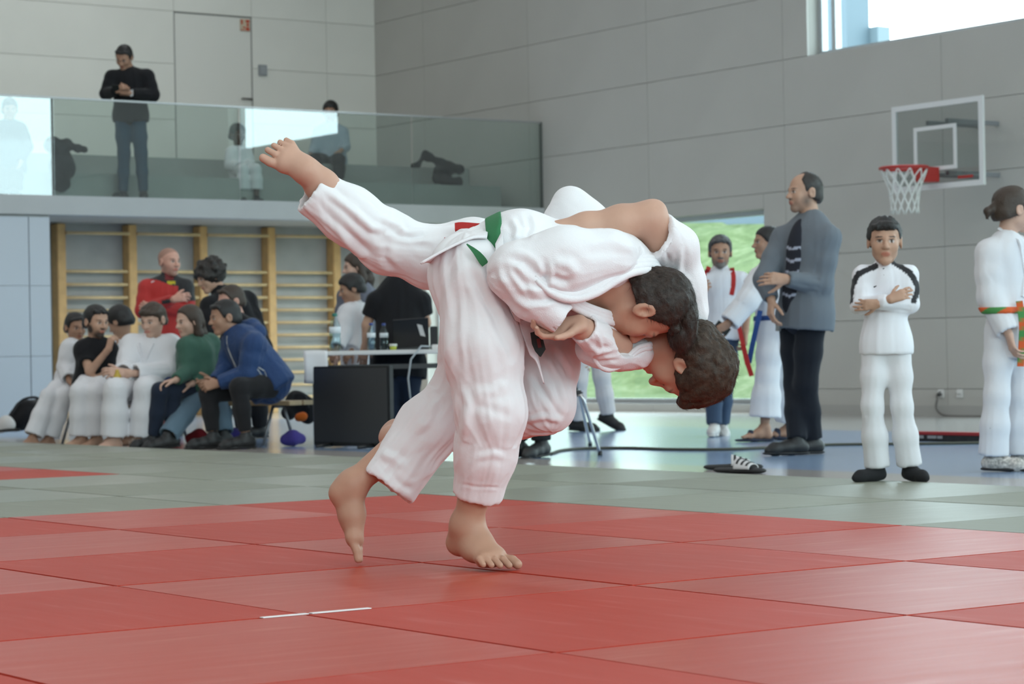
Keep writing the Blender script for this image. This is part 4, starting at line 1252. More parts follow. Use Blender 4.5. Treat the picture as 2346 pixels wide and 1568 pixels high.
v = crease(v, q, [([(735, 430), (790, 470), (850, 520), (900, 530)], 8, .009), ([(720, 460), (790, 530), (860, 590)], 9, -.007), ([(870, 500), (915, 520), (925, 540)], 7, .010),
                  ([(905, 540), (940, 545), (985, 538)], 6, -.009), ([(890, 560), (880, 590), (905, 620)], 8, -.006), ([(760, 500), (800, 560), (850, 600)], 8, .006),
                  ([(1240, 800), (1280, 870), (1300, 940)], 7, .008), ([(1215, 850), (1260, 920), (1290, 965)], 7, -.008), ([(1260, 790), (1300, 850), (1312, 880)], 6, -.007), ([(1200, 965), (1250, 955), (1290, 965)], 6, .006)])
v = relax(v, q, .5)
v = fold(v, q, [(M(1085, 585, .26), M(888, 560, .20), R_(72)), (M(888, 560, .20), M(712, 437, .10), R_(62)), (M(1222, 720, .24), M(1255, 930, .11), R_(75)), (M(1255, 930, .11), M(980, 1000, .33), R_(55))], .0036, 67, 15, 1.5, ring=.5)
np_mesh('trousers', v, q, M_gip, uke)
# jacket
FK = Field(*mb(1020, 1640, 430, 890, -.25, .42), VX)
FK.chain([M(1130, 590, .27), M(1220, 640, .28), M(1370, 712, .22), M(1480, 742, .14)], [R_(84), R_(84), R_(92), R_(76)], .05)
FK.cone(M(1490, 730, .14), M(1560, 690, .12), R_(52), R_(48), .05)
f_limb(FK, [M(1580, 715, .10), M(1566, 650, .08), M(1552, 566, .03), M(1506, 544, -.01)], [R_(44), R_(46), R_(44), R_(58)], .03, .03, hollow=.10, thick=.017)
FK.cone(M(1470, 775, .12), M(1520, 780, .12), R_(50), R_(36), .04)
f_limb(FK, [M(1440, 806, .05), M(1395, 798, -.05), M(1338, 752, -.16)], [R_(44), R_(44), R_(34)], .03, .02, hollow=.05, thick=.011)
FK.cone(M(1350, 800, -.02), M(1470, 812, .02), R_(32), R_(26), .04)
FK.chain([M(1396, 774, -.085), M(1428, 780, -.075), M(1462, 780, -.05)], [R_(24), R_(34), R_(38)], -.010)
v, q = FK.surf(1)
v = fold(v, q, [(M(1130, 590, .27), M(1480, 742, .14), R_(85)), (M(1575, 715, .1), M(1530, 550, .0), R_(50)), (M(1450, 780, .03), M(1338, 752, -.16), R_(48))], .005, 41, 9, 1.0)
v = crease(v, q, [([(1545, 530), (1530, 580), (1535, 610)], 6, -.008), ([(1560, 560), (1556, 620), (1520, 660)], 6, .008), ([(1540, 620), (1570, 650), (1580, 690)], 6, -.007),
                  ([(1340, 790), (1370, 810), (1410, 800)], 5, .005), ([(1330, 810), (1370, 830), (1420, 825)], 4, -.004), ([(1370, 760), (1378, 800), (1350, 825)], 4, .004)])
np_mesh('jacket', relax(v, q, .2), q, M_gi, uke)
cp = smooth_path([M(1352, 786, -.10), M(1368, 826, -.085), M(1395, 842, -.07), M(1432, 826, -.04), M(1462, 800, -.02), M(1492, 792, .00)], 24)
vv, ff = merge([tube_vf([p + c_u * (o_ * MPX) for p in cp], R_(7), 8, ref=c_u) for o_ in (-5, 3)])
mesh('collar', vv, ff, M_gi, uke, smooth=True)
cp = smooth_path([M(1330, 712, -.12), M(1370, 736, -.10), M(1410, 746, -.07), M(1440, 748, -.03)], 16)
vv, ff = merge([tube_vf([p + c_u * (o_ * MPX) for p in cp], R_(6), 8, ref=c_u) for o_ in (-8, 0, 8)])
mesh('lapel', vv, ff, M_gi, uke, smooth=True)
# belts: red round the waist (seen on the hip), dark end hanging by the sleeve
ribbon('belt', smooth_path([M(1042, 520, .12), M(1065, 519, .12), M(1092, 519, .125), M(1120, 517, .13)], 10), V(.0, .55, -.85), [R_(19), R_(22), R_(22), R_(20), R_(19), R_(17), R_(15), R_(13), R_(12), R_(11)], .006, M_redb, uke, label='red belt')
tube('belt_thread', [M(1044, 528, .145), M(1046, 537, .14), M(1036, 537, .14), M(1028, 552, .135), M(1018, 545, .135)], R_(1.6), M_redb, uke, n=6)
be_ = ribbon('belt_end', [M(1226, 760, -.15), M(1232, 785, -.15), M(1238, 803, -.15), M(1238, 818, -.15)], V(-.15, 0, -1), [R_(22), R_(27), R_(24), R_(2)], .006, M_blackb, uke, label='dark belt end with a red patch')
ribbon('belt_patch', [M(1233, 776, -.155), M(1237, 797, -.155)], V(-.15, 0, -1), R_(8), .003, mat('patch_red', (.10, .01, .01), .8), be_)
# ================================================================ people in the hall
def skin(tone): return {'fair': (.60, .38, .29), 'mid': (.50, .30, .21), 'tan': (.40, .225, .15), 'dark': (.10, .06, .045), 'pink': (.62, .34, .26)}[tone]
def cloth(name, c, rough=.85, **kw): return mat(name, c, rough, spec=.15, sheen=.1, bump=kw.pop('bump', (160, .15, .003)), **kw)
GI_C = (.74, .735, .76)
M_bgi = gi_material('gi_cotton_spectators', GI_C, False)
HAIR = {'black': mat('black_hair', (.012, .011, .011), .5, bump=(150, .5, .004)), 'brown': mat('brown_hair_bg', (.045, .028, .018), .5, bump=(150, .5, .004)),
        'dark': mat('dark_hair_bg', (.022, .017, .014), .5, bump=(150, .5, .004)), 'grey': mat('greying_hair', (.055, .055, .058), .5, bump=(150, .5, .004), noise=(40, .6))}
M_shoe_b = mat('black_shoe', (.015, .015, .016), .5)
M_shoe_w = mat('white_shoe', (.62, .60, .58), .6)
def person(label, D, head, neck, arms, legs, face, torso, top, bottom, feet, hair, tone='mid', sc=1.0, hup=(0, 1, 0), hsize=.235, pelvis=None,
           group=None, brow=(.03, .02, .018), beard=None, gi=False, belt=None, extra=None, scalp=None, wide=1.0, bulk=.018, vox=.009, base=None, ear=1.0, bw=None, floor=ZF):
    """joints are (x, y, depth) in the viewer's plane at distance D; arms/legs: lists of joints; directions in viewer terms"""
    bw = sc if bw is None else bw
    Pp = lambda j: at_D(j[0], j[1], D + (j[2] if len(j) > 2 else 0.0))
    hd = Head(Pp(head), V(*face), V(*hup), hsize)
    nk = Pp(neck); A = [[Pp(j) for j in a['j']] for a in arms]; L = [[Pp(j) for j in l['j']] for l in legs]
    for l, s_ in zip(legs, L):                  # put the soles on the floor
        if l.get('foot') is not None and not l.get('lift'):
            s_[2] = s_[2].copy()
            s_[2][2] = floor + .085 * sc + {'shoe': .010, 'sock': .004, 'bare': .0, 'flip': .024}[l.get('kind', feet[0])]
    pel = Pp(pelvis) if pelvis is not None else (L[0][0] + L[1][0]) / 2
    b_ = base if base is not None else Pp((pelvis or legs[0]['j'][0]))
    root = empty('person', tuple(b_), label=label, cat='person', group=group)
    tf = V(*torso)
    up = unit(nk - pel); sd = unit(np.cross(tf, up)); fw = np.cross(up, sd); ax = np.array([sd, fw, up])
    tl = np.linalg.norm(nk - pel); ts = tl / .50
    at = lambda t: pel + (nk - pel) * t
    sh = [a[0] for a in A]
    # ---- body
    allp = [nk, pel] + [p for a in A for p in a] + [p for l in L for p in l]
    Fb = Field(*bounds(allp, .16 * sc), .013)
    def trunk(F, g, k=.05):
        F.ell(at(.70), ax, (.158 * bw * wide + g, .100 * bw * wide + g, .20 * ts * sc + g), k)
        F.ell(at(.36), ax, (.142 * bw * wide + g, .098 * bw * wide + g, .17 * ts * sc + g), k)
        F.ell(at(.02), ax, (.158 * bw * wide + g, .112 * bw * wide + g, .13 * sc + g), k)
        for s_ in sh: F.cone(at(.90), s_, .058 * sc + g, .055 * sc + g, k)
    trunk(Fb, -.012)
    for a in A:
        Fb.cone(a[0], a[1], .047 * sc, .038 * sc, .03); Fb.cone(a[1], a[2], .038 * sc, .026 * sc, .02)
    for l in L:
        Fb.cone(l[0], l[1], .074 * sc, .052 * sc, .03); Fb.chain([l[1], l[1] + (l[2] - l[1]) * .35, l[2]], [.050 * sc, .052 * sc, .034 * sc], .02)
    parts = [Fb.surf(1)]
    Fh = Field(*bounds([hd.p(x, y, z) for x in (-.42, .42) for y in (-.52, .55) for z in (-.75, .52)] + [nk], .015), .0062)
    head_sdf(Fh, hd, nk, .054 * sc, ear=ear)
    parts.append(Fh.surf(1))
    for a, s_ in zip(arms, A):
        if a.get('hand'):
            hn = a['hand']
            F = Field(*bounds([s_[2]], .21 * sc), .0052)
            F.cone(s_[2] + (s_[1] - s_[2]) * .15, s_[2], .029 * sc, .026 * sc, .01)
            hand_sdf(F, s_[2], V(*hn[0]), V(*hn[1]), hn[2], sc, curl=hn[3] if len(hn) > 3 else (.5, .6, .45), k=.004)
            parts.append(F.surf(1))
    # ---- feet
    for l, s_ in zip(legs, L):
        ft = l.get('foot'); kind = l.get('kind', feet[0])
        if ft is None: continue
        d = V(*ft); upf = unit(np.array([0, 0, 1.0]) - d * d[2]) if abs(d[2]) < .9 else V(1, 0, 0)
        heel = s_[2] - upf * .085 * sc - d * .055 * sc; toe = heel + d * .25 * sc
        if kind in ('bare', 'flip'):
            F = Field(*bounds([heel, toe, s_[2]], .07 * sc), .0058)
            foot_sdf(F, s_[2], heel, toe, upf, sc * 1.05, big=l.get('big', 1))
            parts.append(F.surf(1))
        if kind != 'bare':
            F = Field(*bounds([heel, toe, s_[2]], .09 * sc), .0062)
            if kind == 'flip':
                F.chain([heel + d * .01 - upf * .012, heel + d * .14 * sc - upf * .012, toe + d * .01 - upf * .012], [.036 * sc, .046 * sc, .040 * sc], .02, flat=(upf, .28))
                F.cone(toe - d * .09 * sc + upf * .02, toe - d * .075 * sc + upf * .022, .045 * sc, .045 * sc, .01, flat=(d, .4))
            else:
                F.chain([heel + upf * .040 * sc + d * .015, heel + upf * .040 * sc + d * .12 * sc, heel + upf * .030 * sc + d * .205 * sc, toe + upf * .020 * sc], [.040 * sc, .041 * sc, .040 * sc, .024 * sc], .025)
                F.cone(s_[2] + upf * .01, heel + upf * .05 * sc + d * .05, .042 * sc, .042 * sc, .03)
                if kind == 'sock': F.cone(s_[2] + (s_[1] - s_[2]) * .25, s_[2], .043 * sc, .040 * sc, .02)
            v, q = F.surf(1)
            shoe_o = np_mesh({'shoe': 'shoe', 'sock': 'sock', 'flip': 'flip_flop'}[kind], v, q, l.get('fmat', feet[1]), root)
            if kind == 'shoe':
                F = Field(*bounds([heel, toe], .08 * sc), .0062)
                F.chain([heel + d * .01 + upf * .004, heel + d * .14 * sc + upf * .004, toe + d * .004 + upf * .004], [.040 * sc, .044 * sc, .034 * sc], .02, flat=(upf, .28))
                np_mesh('sole', *F.surf(1), feet[2] if len(feet) > 2 else M_shoe_b, shoe_o)
    v, q = join(parts)
    tone_c = skin(tone) if isinstance(tone, str) else tone
    col = face_color(v, hd, tone_c, lip=tuple(np.array(tone_c) * np.array([.95, .62, .62])), brow=brow, beard=beard, scalp=scalp)
    far = (np.abs(hd.loc(v)) > .75).any(1); col[far] = tone_c
    np_mesh('body', v, q, M_skin, root, col)
    if hair is not None:
        hv, hq = hair_mesh(hd, hair[0], .0068, sum(map(ord, label)) % 97, **(hair[2] if len(hair) > 2 else {}))
        flow = np.array([0, 0, -1.0]) + (hd.Fw * .8 if hair[0] != 'long' else 0)
        st = strands(hd, hv, hq, 900, .016 if hair[0] != 'curly' else .03, .0011, None, None, 3, flow)
        np_mesh('hair', *join([(hv, hq), st]), HAIR[hair[1]], root)
    # ---- trousers
    seed = sum(map(ord, label)) % 89
    ends = [l.get('hem', .93) for l in legs]
    Fp = Field(*bounds([p for l in L for p in l] + [pel, at(.3)], .19 * sc), vox)
    gb = bottom[1]
    Fp.ell(at(.02), ax, (.158 * bw * wide + gb, .112 * bw * wide + gb, .13 * sc + gb), .04)
    Fp.ell(at(.14), ax, (.142 * bw * wide + gb, .100 * bw * wide + gb, .12 * sc), .04)
    cuff = bottom[2] if len(bottom) > 2 else gb
    for l, e in zip(L, ends):
        endp = l[1] + (l[2] - l[1]) * e
        f_limb(Fp, [l[0], l[0] + (l[1] - l[0]) * .5, l[1], l[1] + (l[2] - l[1]) * e * .5, endp],
               [.078 * bw + gb, .068 * bw + gb, .054 * bw + gb, .048 * bw + (gb + cuff) / 2, .038 * bw + cuff], .03, .03, hollow=.04, thick=.017)
    v, q = Fp.surf(1)
    v = fold(v, q, [(l[0], l[1], .08 * sc + gb) for l in L] + [(l[1], l[2], .055 * sc + gb) for l in L], .003 + .05 * min(gb, .04), seed, 5.5, .75, ring=.45)
    np_mesh('trousers', relax(v, q, .3), q, bottom[0], root)
    # ---- upper garment
    Fj = Field(*bounds(allp[:2] + [p for a in A for p in a] + [at(-.35)], .20 * sc), vox)
    trunk(Fj, bulk, .05)
    if gi:
        lowp = pel - up * .16 * sc + (((L[0][1] + L[1][1]) / 2 - pel) * .12)
        f_limb(Fj, [at(.25), at(.0), lowp], [.15 * bw * wide, .155 * bw * wide, .165 * bw * wide], .04, .04, flat=(fw, .82), hollow=.05, thick=.014)
    else:
        f_limb(Fj, [at(.3), at(-.02), at(-.16)], [.145 * bw * wide + bulk, .160 * bw * wide + max(bulk, gb + .006), .160 * bw * wide + max(bulk, gb + .012)], .04, .04, flat=(fw, .78), hollow=.02, thick=.014)
    for a, s_ in zip(arms, A):
        sl = a.get('sleeve', 'long')
        g = bulk + (.018 if gi else 0)
        if sl == 'long':
            e = a.get('cuff', .92)
            f_limb(Fj, [s_[0], s_[0] + (s_[1] - s_[0]) * .5, s_[1], s_[1] + (s_[2] - s_[1]) * e], [.052 * sc + g, .050 * sc + g, .044 * sc + g, .032 * sc + g * (1.1 if gi else .6)], .025, .03, hollow=.03, thick=.018)
        else:
            f_limb(Fj, [s_[0], s_[0] + (s_[1] - s_[0]) * .62], [.054 * sc + g, .054 * sc + g], .02, .03, hollow=.03, thick=.018)
    Fj.cone(hd.p(0, .05, -.55), nk, .045 * sc, .05 * sc, -.02) if gi else None
    if not gi and top[1] == 'collar': Fj.cone(nk, nk + (hd.p(0, -.08, -.40) - nk) * .75, .066 * sc, .062 * sc, .015)
    v, q = Fj.surf(1)
    v = fold(v, q, [(pel, nk, .15 * sc)] + [(a[0], a[1], .06 * sc) for a in A] + [(a[1], a[2], .05 * sc) for a in A], .004 + .12 * min(bulk, .04), seed + 3, 7, 1.2, ring=.45)
    v = relax(v, q, .3)
    cfun = top[2] if len(top) > 2 else None
    jk = np_mesh({'gi': 'jacket'}.get(top[1], top[1] if top[1] != 'collar' else 'jacket'), v, q, top[0], root, cfun(v) if cfun else None)
    ctx = dict(root=root, F=Fj, Fp=Fp, pel=pel, nk=nk, up=up, fw=fw, sd=sd, at=at, head=hd, A=A, L=L, P=Pp, sc=sc, jk=jk)
    if gi:                                      # crossed lapels
        for s_ in (-1, 1):
            pts = smooth_path([at(1.03) + sd * s_ * .055 * sc - fw * .03, at(.93) + sd * s_ * .05 * sc + fw * .05, at(.62) + sd * s_ * .012 * sc, at(.30) - sd * s_ * .055 * sc], 14)
            dp = drape_pts(Fj, pts[3:], fw, .22, .004)
            ribbon('lapel', [pts[0] + up * .02] + dp, fw, .042 * sc, .012, M_bgi, jk)
    if belt is not None:
        bd = slab_ring(Fj, at(.16), up, .021 * sc, .015)
        bd = np.maximum(bd, np.sqrt(sum((g_ - np.float32(c_)) ** 2 for g_, c_ in zip(np.meshgrid(*[x.astype(np.float32) for x in Fj.ax], indexing='ij', sparse=True), at(.16)))) - .26 * sc * wide)
        v, q = nets(bd, Fj.lo, Fj.h, 1)
        np_mesh('belt', v, q, belt[0], root, belt[1](v) if len(belt) > 1 else None)
    if extra: extra(ctx)
    return root

# ---------------------------------------------------------------- right side of the hall
# man in grey cardigan
M_card = cloth('grey_knit_cardigan', (.155, .175, .20), bump=(220, .3, .004))
M_navy = cloth('navy_polo', (.012, .014, .024))
M_djean = cloth('dark_denim', (.013, .015, .021), bump=(300, .2, .002))
def card_extra(c):
    # dark polo shirt showing in the open front, with pale stripes
    F = Field(*bounds([c['at'](-.2), c['at'](1.05)], .22), .009)
    ax = np.array([c['sd'], c['fw'], c['up']])
    F.ell(c['at'](.66) + c['fw'] * .062 - c['sd'] * .02, ax, (.10, .10, .22), .04); F.ell(c['at'](.25) + c['fw'] * .070 - c['sd'] * .02, ax, (.10, .105, .20), .04)
    F.ell(c['at'](.0) + c['fw'] * .06 - c['sd'] * .015, ax, (.10, .10, .13), .04)
    v, q = F.surf(1)
    t = (v - c['pel']) @ c['up']
    col = np.tile(np.array([.012, .014, .024]), (len(v), 1))
    for z in (-.03, .115, .18, .255, .33, .405):
        col[np.abs(t - z - .006 * np.sin(v[:, 1] * 60)) < .008] = (.42, .45, .55)
    np_mesh('polo_shirt', v, q, mat('striped_polo', (1, 1, 1), .85, attr=True), c['root'], col)
    w = c['at'](-.16) + c['fw'] * .16
    mesh('belt_buckle', *obox_vf(w + c['sd'] * .05, [c['sd'], c['up'], c['fw']], (.022, .018, .006)), mat('buckle_steel', (.4, .4, .4), .3, metal=.9), c['root'])
person('man in grey zip cardigan and striped navy shirt standing with folded arms', 14.9, (1842, 441, 0), (1858, 508, 0),
       [dict(j=[(1896, 545, -.13), (1880, 652, -.14), (1800, 640, -.24)], hand=((-1, .05, -.15), (.1, -.2, 1), 1, (.35, .4, .3)), cuff=.95),
        dict(j=[(1796, 548, .10), (1752, 640, .0), (1768, 690, -.10)], hand=((-.1, -1, -.2), (.9, 0, .3), 1, (.5, .5, .4)), cuff=.9)],
       [dict(j=[(1858, 735, -.06), (1846, 880, -.06), (1862, 1013, -.02)], foot=(-.93, 0, -.35), hem=1.0), dict(j=[(1818, 735, .08), (1822, 880, .04), (1826, 1012, -.10)], foot=(-.93, 0, -.30), hem=1.0)],
       (-.93, .0, -.36), (-.90, 0, -.43), (M_card, 'jacket'), (M_djean, .016, .022), ('shoe', M_shoe_b), ('receding', 'dark', dict(thick=.03, front=.40)), 'mid', 1.0,
       hsize=.24, beard=(.10, .075, .06, .35), extra=card_extra, wide=1.12, bulk=.024, pelvis=(1845, 722, 0), base=at_z(1840, 1042, ZF))
# boy in tracksuit top
M_track = mat('white_track_top', (1, 1, 1), .7, attr=True, sheen=.1, bump=(200, .1, .002))
def boy_col(v):
    p, z = to_px(v); c = np.tile(np.array([.80, .80, .84]), (len(v), 1))
    for a, b in (((2046, 600), (2086, 626)), ((2086, 626), (2104, 660)), ((2104, 660), (2094, 690)), ((2006, 610), (1966, 628)), ((1966, 628), (1950, 660)), ((1950, 660), (1948, 690))):
        a, b = np.array(a, float), np.array(b, float); t = np.clip((p - a) @ (b - a) / ((b - a) @ (b - a)), 0, 1)
        c[np.linalg.norm(p - a - t[:, None] * (b - a), axis=1) < 6.5] = (.012, .012, .016)
    return c
def boy_extra(c):
    P = c['P']
    blk = mat('black_print', (.012, .012, .014), .6)
    ribbon('zip', drape_pts(c['F'], [P((2028, 614, -.1)), P((2029, 630, -.1)), P((2029, 655, -.1))], V(0, 0, -1), .3, .003), V(0, 0, -1), .008, .004, blk, c['jk'])
    s_ = drape_pts(c['F'], [P((x, y, -.1)) for x, y in ((1991, 655), (1994, 661), (2001, 660), (2015, 653))], V(0, 0, -1), .3, .003)
    ribbon('chest_mark', s_, V(0, 0, -1), [.004, .012, .009, .002], .003, blk, c['jk'])
person('boy in white track top with black shoulder stripes and folded arms', 10.95, (2027, 553, -.02), (2028, 612, 0),
       [dict(j=[(1976, 632, 0), (1968, 700, -.03), (2040, 686, -.15)], hand=((.9, .35, -.05), (0, -.3, 1), 1, (.3, .3, .3)), cuff=.93),
        dict(j=[(2080, 630, 0), (2086, 698, -.03), (2012, 696, -.13)], hand=((-1, -.1, .1), (0, .2, 1), 1, (.3, .3, .3)), cuff=.96)],
       [dict(j=[(2004, 800, 0), (1998, 930, -.03), (2010, 1072, .0)], foot=(-.86, 0, -.50), hem=.985), dict(j=[(2056, 800, 0), (2066, 930, -.03), (2084, 1075, .0)], foot=(.42, 0, -.9), hem=.965)],
       (-.10, -.02, -1), (-.05, 0, -1), (M_track, 'collar', boy_col), (M_bgi, .016, .036), ('sock', mat('black_sock', (.012, .012, .014), .9)), ('fringe', 'black', dict(thick=.05, low=-.06, front=.32, rough=.03)), 'mid', .66,
       hsize=.212, extra=boy_extra, pelvis=(2030, 785, 0), base=at_z(2030, 1100, 0), floor=0.0, bulk=.006, vox=.0075, bw=.56)
# girl in gi at the right edge
M_og = mat('orange_green_belt', (1, 1, 1), .85, attr=True)
def og(v):
    p, _ = to_px(v); k = (np.floor((p[:, 0] * .6 + p[:, 1]) / 24).astype(int) % 2)[:, None]
    return np.where(k == 1, np.array([[.62, .10, .02]]), np.array([[.06, .24, .06]]))
def girl_extra(c):
    P = c['P']; pts = smooth_path([P((2335, 690, -.17)), P((2342, 740, -.18)), P((2341, 790, -.16)), P((2338, 840, -.15))], 25)
    o = ribbon('belt_end', pts, V(.2, 0, -1), .036, .006, M_og, c['root'])
    vv = np.array([x.co[:] for x in o.data.vertices]); a = o.data.attributes.new('col', 'FLOAT_COLOR', 'POINT')
    a.data.foreach_set('color', np.c_[og(vv), np.ones(len(vv))].astype(np.float32).ravel())
    lb = drape_pts(c['Fp'], [P((2268, 978, -.1)), P((2284, 978, -.1))], V(-.1, 0, -1), .3, .003)
    ribbon('trouser_label', lb, V(-.1, 0, -1), .022, .003, mat('black_label', (.015, .015, .018), .7), c['root'])
person('girl with ponytail in white judo uniform with orange and green belt', 12.4, (2322, 480, 0), (2308, 538, 0),
       [dict(j=[(2266, 580, -.05), (2270, 680, -.08), (2312, 768, -.16)], hand=((.25, -1, -.1), (.9, .2, .2), -1, (.4, .4, .3)), cuff=.93),
        dict(j=[(2352, 580, .08), (2372, 680, .06), (2380, 770, -.02)], hand=((.0, -1, -.1), (-.9, .2, .2), 1, (.4, .4, .3)))],
       [dict(j=[(2290, 760, -.03), (2284, 905, -.05), (2276, 1052, -.02)], foot=(.80, 0, -.35), hem=.985), dict(j=[(2335, 760, .06), (2340, 905, .05), (2338, 1046, .1)], foot=(.95, 0, -.2), hem=.98)],
       (.82, .0, .30), (.80, 0, -.45), (M_bgi, 'gi'), (M_bgi, .022, .048), ('shoe', mat('beige_print_shoe', (.50, .46, .42), .7, noise=(70, .5))), ('ponytail', 'brown', dict(thick=.05, low=-.20)), 'fair', .84,
       hsize=.225, gi=True, belt=(M_og, og), extra=girl_extra, pelvis=(2312, 745, 0), base=at_z(2270, 1082, ZF), bulk=.012, bw=.74)
# bearded man with red belt over his shoulders
def beard_extra(c):
    P = c['P']
    for pts in ([(1626, 606, -.02), (1618, 628, -.1), (1608, 650, -.13), (1602, 672, -.13)], [(1675, 608, -.02), (1681, 632, -.1), (1681, 655, -.13), (1677, 676, -.13)]):
        dp = drape_pts(c['F'], smooth_path([P(p) for p in pts], 10)[1:], V(0, 0, -1), .3, .006)
        ribbon('belt_end', dp, V(0, 0, -1), .036, .007, M_redb, c['root'])
    ribbon('belt_end', smooth_path([P((1690, 735, -.14)), P((1700, 780, -.15)), P((1712, 836, -.14))], 8), V(.1, 0, -1), .034, .006, M_redb, c['root'])
    v_ = drape_pts(c['F'], [P((1645, 640, -.1)), P((1646, 668, -.1))], V(0, 0, -1), .3, .002)
    ribbon('button_placket', v_, V(0, 0, -1), .022, .004, mat('placket_white', (.70, .70, .74), .8), c['jk'])
person('bearded man in white polo and jeans with red belt round his neck', 18.5, (1650, 578, 0), (1650, 628, .02),
       [dict(j=[(1603, 642, 0), (1588, 700, -.02), (1606, 680, -.18)], hand=((.25, .7, -.2), (.3, -.3, 1), 1, (.6, .6, .4)), sleeve='short'),
        dict(j=[(1697, 644, 0), (1712, 705, -.02), (1708, 762, -.08)], hand=((.0, -1, -.1), (-.9, 0, .2), 1), sleeve='short')],
       [dict(j=[(1632, 770, 0), (1634, 870, -.05), (1636, 962, -.10)], foot=(-.20, 0, -1), hem=.99), dict(j=[(1668, 770, 0), (1662, 870, .02), (1654, 955, .10)], foot=(.05, -.15, -1), hem=.99)],
       (-.06, -.03, -1), (-.05, 0, -1), (cloth('white_polo', (.72, .72, .76)), 'collar'), (cloth('blue_denim', (.055, .085, .14), bump=(250, .2, .002)), .012, .022), ('shoe', M_shoe_w, M_shoe_w),
       ('short', 'grey', dict(thick=.06, low=-.12, front=.30)), 'tan', .95, hsize=.245, beard=(.16, .14, .13, .8), extra=beard_extra, wide=1.05, pelvis=(1650, 758, .02), base=at_z(1640, 1000, ZF), bulk=.014)
# person in gi walking behind the cardigan man, arm out with a phone
def reach_extra(c):
    P = c['P']
    mesh('phone', *obox_vf(P((1655, 752, -.22)), [V(.8, -.6, 0), V(.6, .8, .1), V(0, 0, 1)], (.055, .030, .006)), M_blackb, c['root'])
    M_bl = cloth('blue_belt', (.03, .07, .22))
    ribbon('belt_end', smooth_path([P((1742, 712, -.17)), P((1733, 750, -.19)), P((1722, 800, -.18)), P((1716, 832, -.17))], 10), V(-.3, 0, -1), .036, .006, M_bl, c['root'])
    ribbon('belt_end', smooth_path([P((1702, 790, -.20)), P((1712, 830, -.2)), P((1722, 862, -.2))], 8), V(-.3, 0, -1), .034, .006, M_redb, c['root'])
    F = Field(*bounds([c['head'].p(0, 0, -.4), c['nk']], .1), .007)
    F.cone(c['head'].p(0, -.02, -.42), c['nk'], .062, .07, .02)
    np_mesh('scarf', *F.surf(1), mat('black_scarf', (.012, .012, .014), .9), c['root'])
person('person in flip-flops and judo uniform reaching out an arm behind the cardigan man', 17.25, (1757, 556, 0), (1768, 606, 0),
       [dict(j=[(1752, 632, -.10), (1712, 690, -.18), (1668, 742, -.22)], hand=((-.8, -.6, 0), (-.2, .2, 1), 1, (.7, .7, .5)), cuff=.94),
        dict(j=[(1796, 640, .10), (1808, 700, .12), (1800, 760, .08)], hand=((0, -1, 0), (-.9, 0, 0), 1))],
       [dict(j=[(1768, 765, -.05), (1758, 862, -.08), (1752, 985, -.08)], foot=(-.95, 0, -.25), hem=.80, big=-1), dict(j=[(1790, 765, .08), (1800, 862, .12), (1812, 975, .22)], foot=(-.95, 0, -.2), hem=.86, big=1)],
       (-.95, .0, -.28), (-.92, 0, -.38), (M_bgi, 'gi'), (M_bgi, .030, .080), ('flip', mat('navy_flip_flop', (.02, .025, .05), .7)), ('ponytail', 'black', dict(thick=.035, low=-.15)), 'tan', .93,
       hsize=.225, gi=True, belt=(cloth('blue_belt', (.03, .07, .22)),), extra=reach_extra, pelvis=(1775, 752, 0), base=at_z(1740, 1012, ZF), bulk=.022)
# walker in white trousers and black jacket, upper body behind the judoka
person('person in black jacket and white trousers walking past the low window in black clogs', 20.3, (1352, 545, 0), (1350, 596, 0),
       [dict(j=[(1325, 625, -.1), (1322, 720, -.05), (1330, 815, -.12)], hand=((.1, -1, 0), (.9, 0, 0), -1, (.5, .5, .4)), cuff=.95),
        dict(j=[(1378, 625, .12), (1392, 720, .14), (1400, 800, .1)], hand=((0, -1, 0), (-.9, 0, 0), 1))],
       [dict(j=[(1338, 770, -.05), (1326, 872, -.1), (1322, 967, .0)], foot=(.85, -.05, -.3), hem=.96), dict(j=[(1366, 770, .06), (1378, 862, .02), (1394, 950, .1)], foot=(.78, -.42, -.3), hem=.97, lift=1)],
       (.9, 0, -.3), (.9, 0, -.4), (cloth('black_jacket', (.014, .014, .016)), 'jacket'), (cloth('cream_trousers', (.66, .62, .62)), .020, .030), ('shoe', mat('black_clog', (.018, .017, .017), .7)),
       ('short', 'dark'), 'mid', .95, hsize=.23, pelvis=(1352, 758, 0), base=at_z(1345, 990, ZF))

# ---------------------------------------------------------------- group on the low bench at the left
GRP = 'spectators on the bench'
M_bt = cloth('black_tshirt', (.012, .012, .014))
M_blk_tr = cloth('black_trousers', (.020, .020, .022))
def B(y): return (0, 0, 0)
person('child in white judo uniform at the left end of the bench', 19.4, (173, 750, 0), (178, 783, 0),
       [dict(j=[(161, 797, -.05), (150, 842, -.08), (158, 872, -.22)], hand=((.6, -.5, -.3), (0, -.8, .3), 1), cuff=.9), dict(j=[(195, 797, .06), (190, 842, .0), (172, 874, -.18)], hand=((-.6, -.4, -.3), (0, -.8, .3), -1), cuff=.9)],
       [dict(j=[(152, 878, -.02), (112, 908, -.32), (74, 992, -.42)], foot=(-.90, -.12, -.3), hem=.93, big=1), dict(j=[(172, 880, .05), (148, 908, -.30), (112, 994, -.30)], foot=(-.8, -.1, -.5), hem=.95, big=-1)],
       (.55, -.12, -.80), (.25, 0, -.97), (M_bgi, 'gi'), (M_bgi, .022, .050), ('bare', None), ('short', 'black', dict(thick=.05, front=.30)), 'tan', .78, hsize=.222, gi=True, pelvis=(163, 876, .02), base=at_z(120, 1015, ZF), group=GRP, bw=.74, bulk=.014)
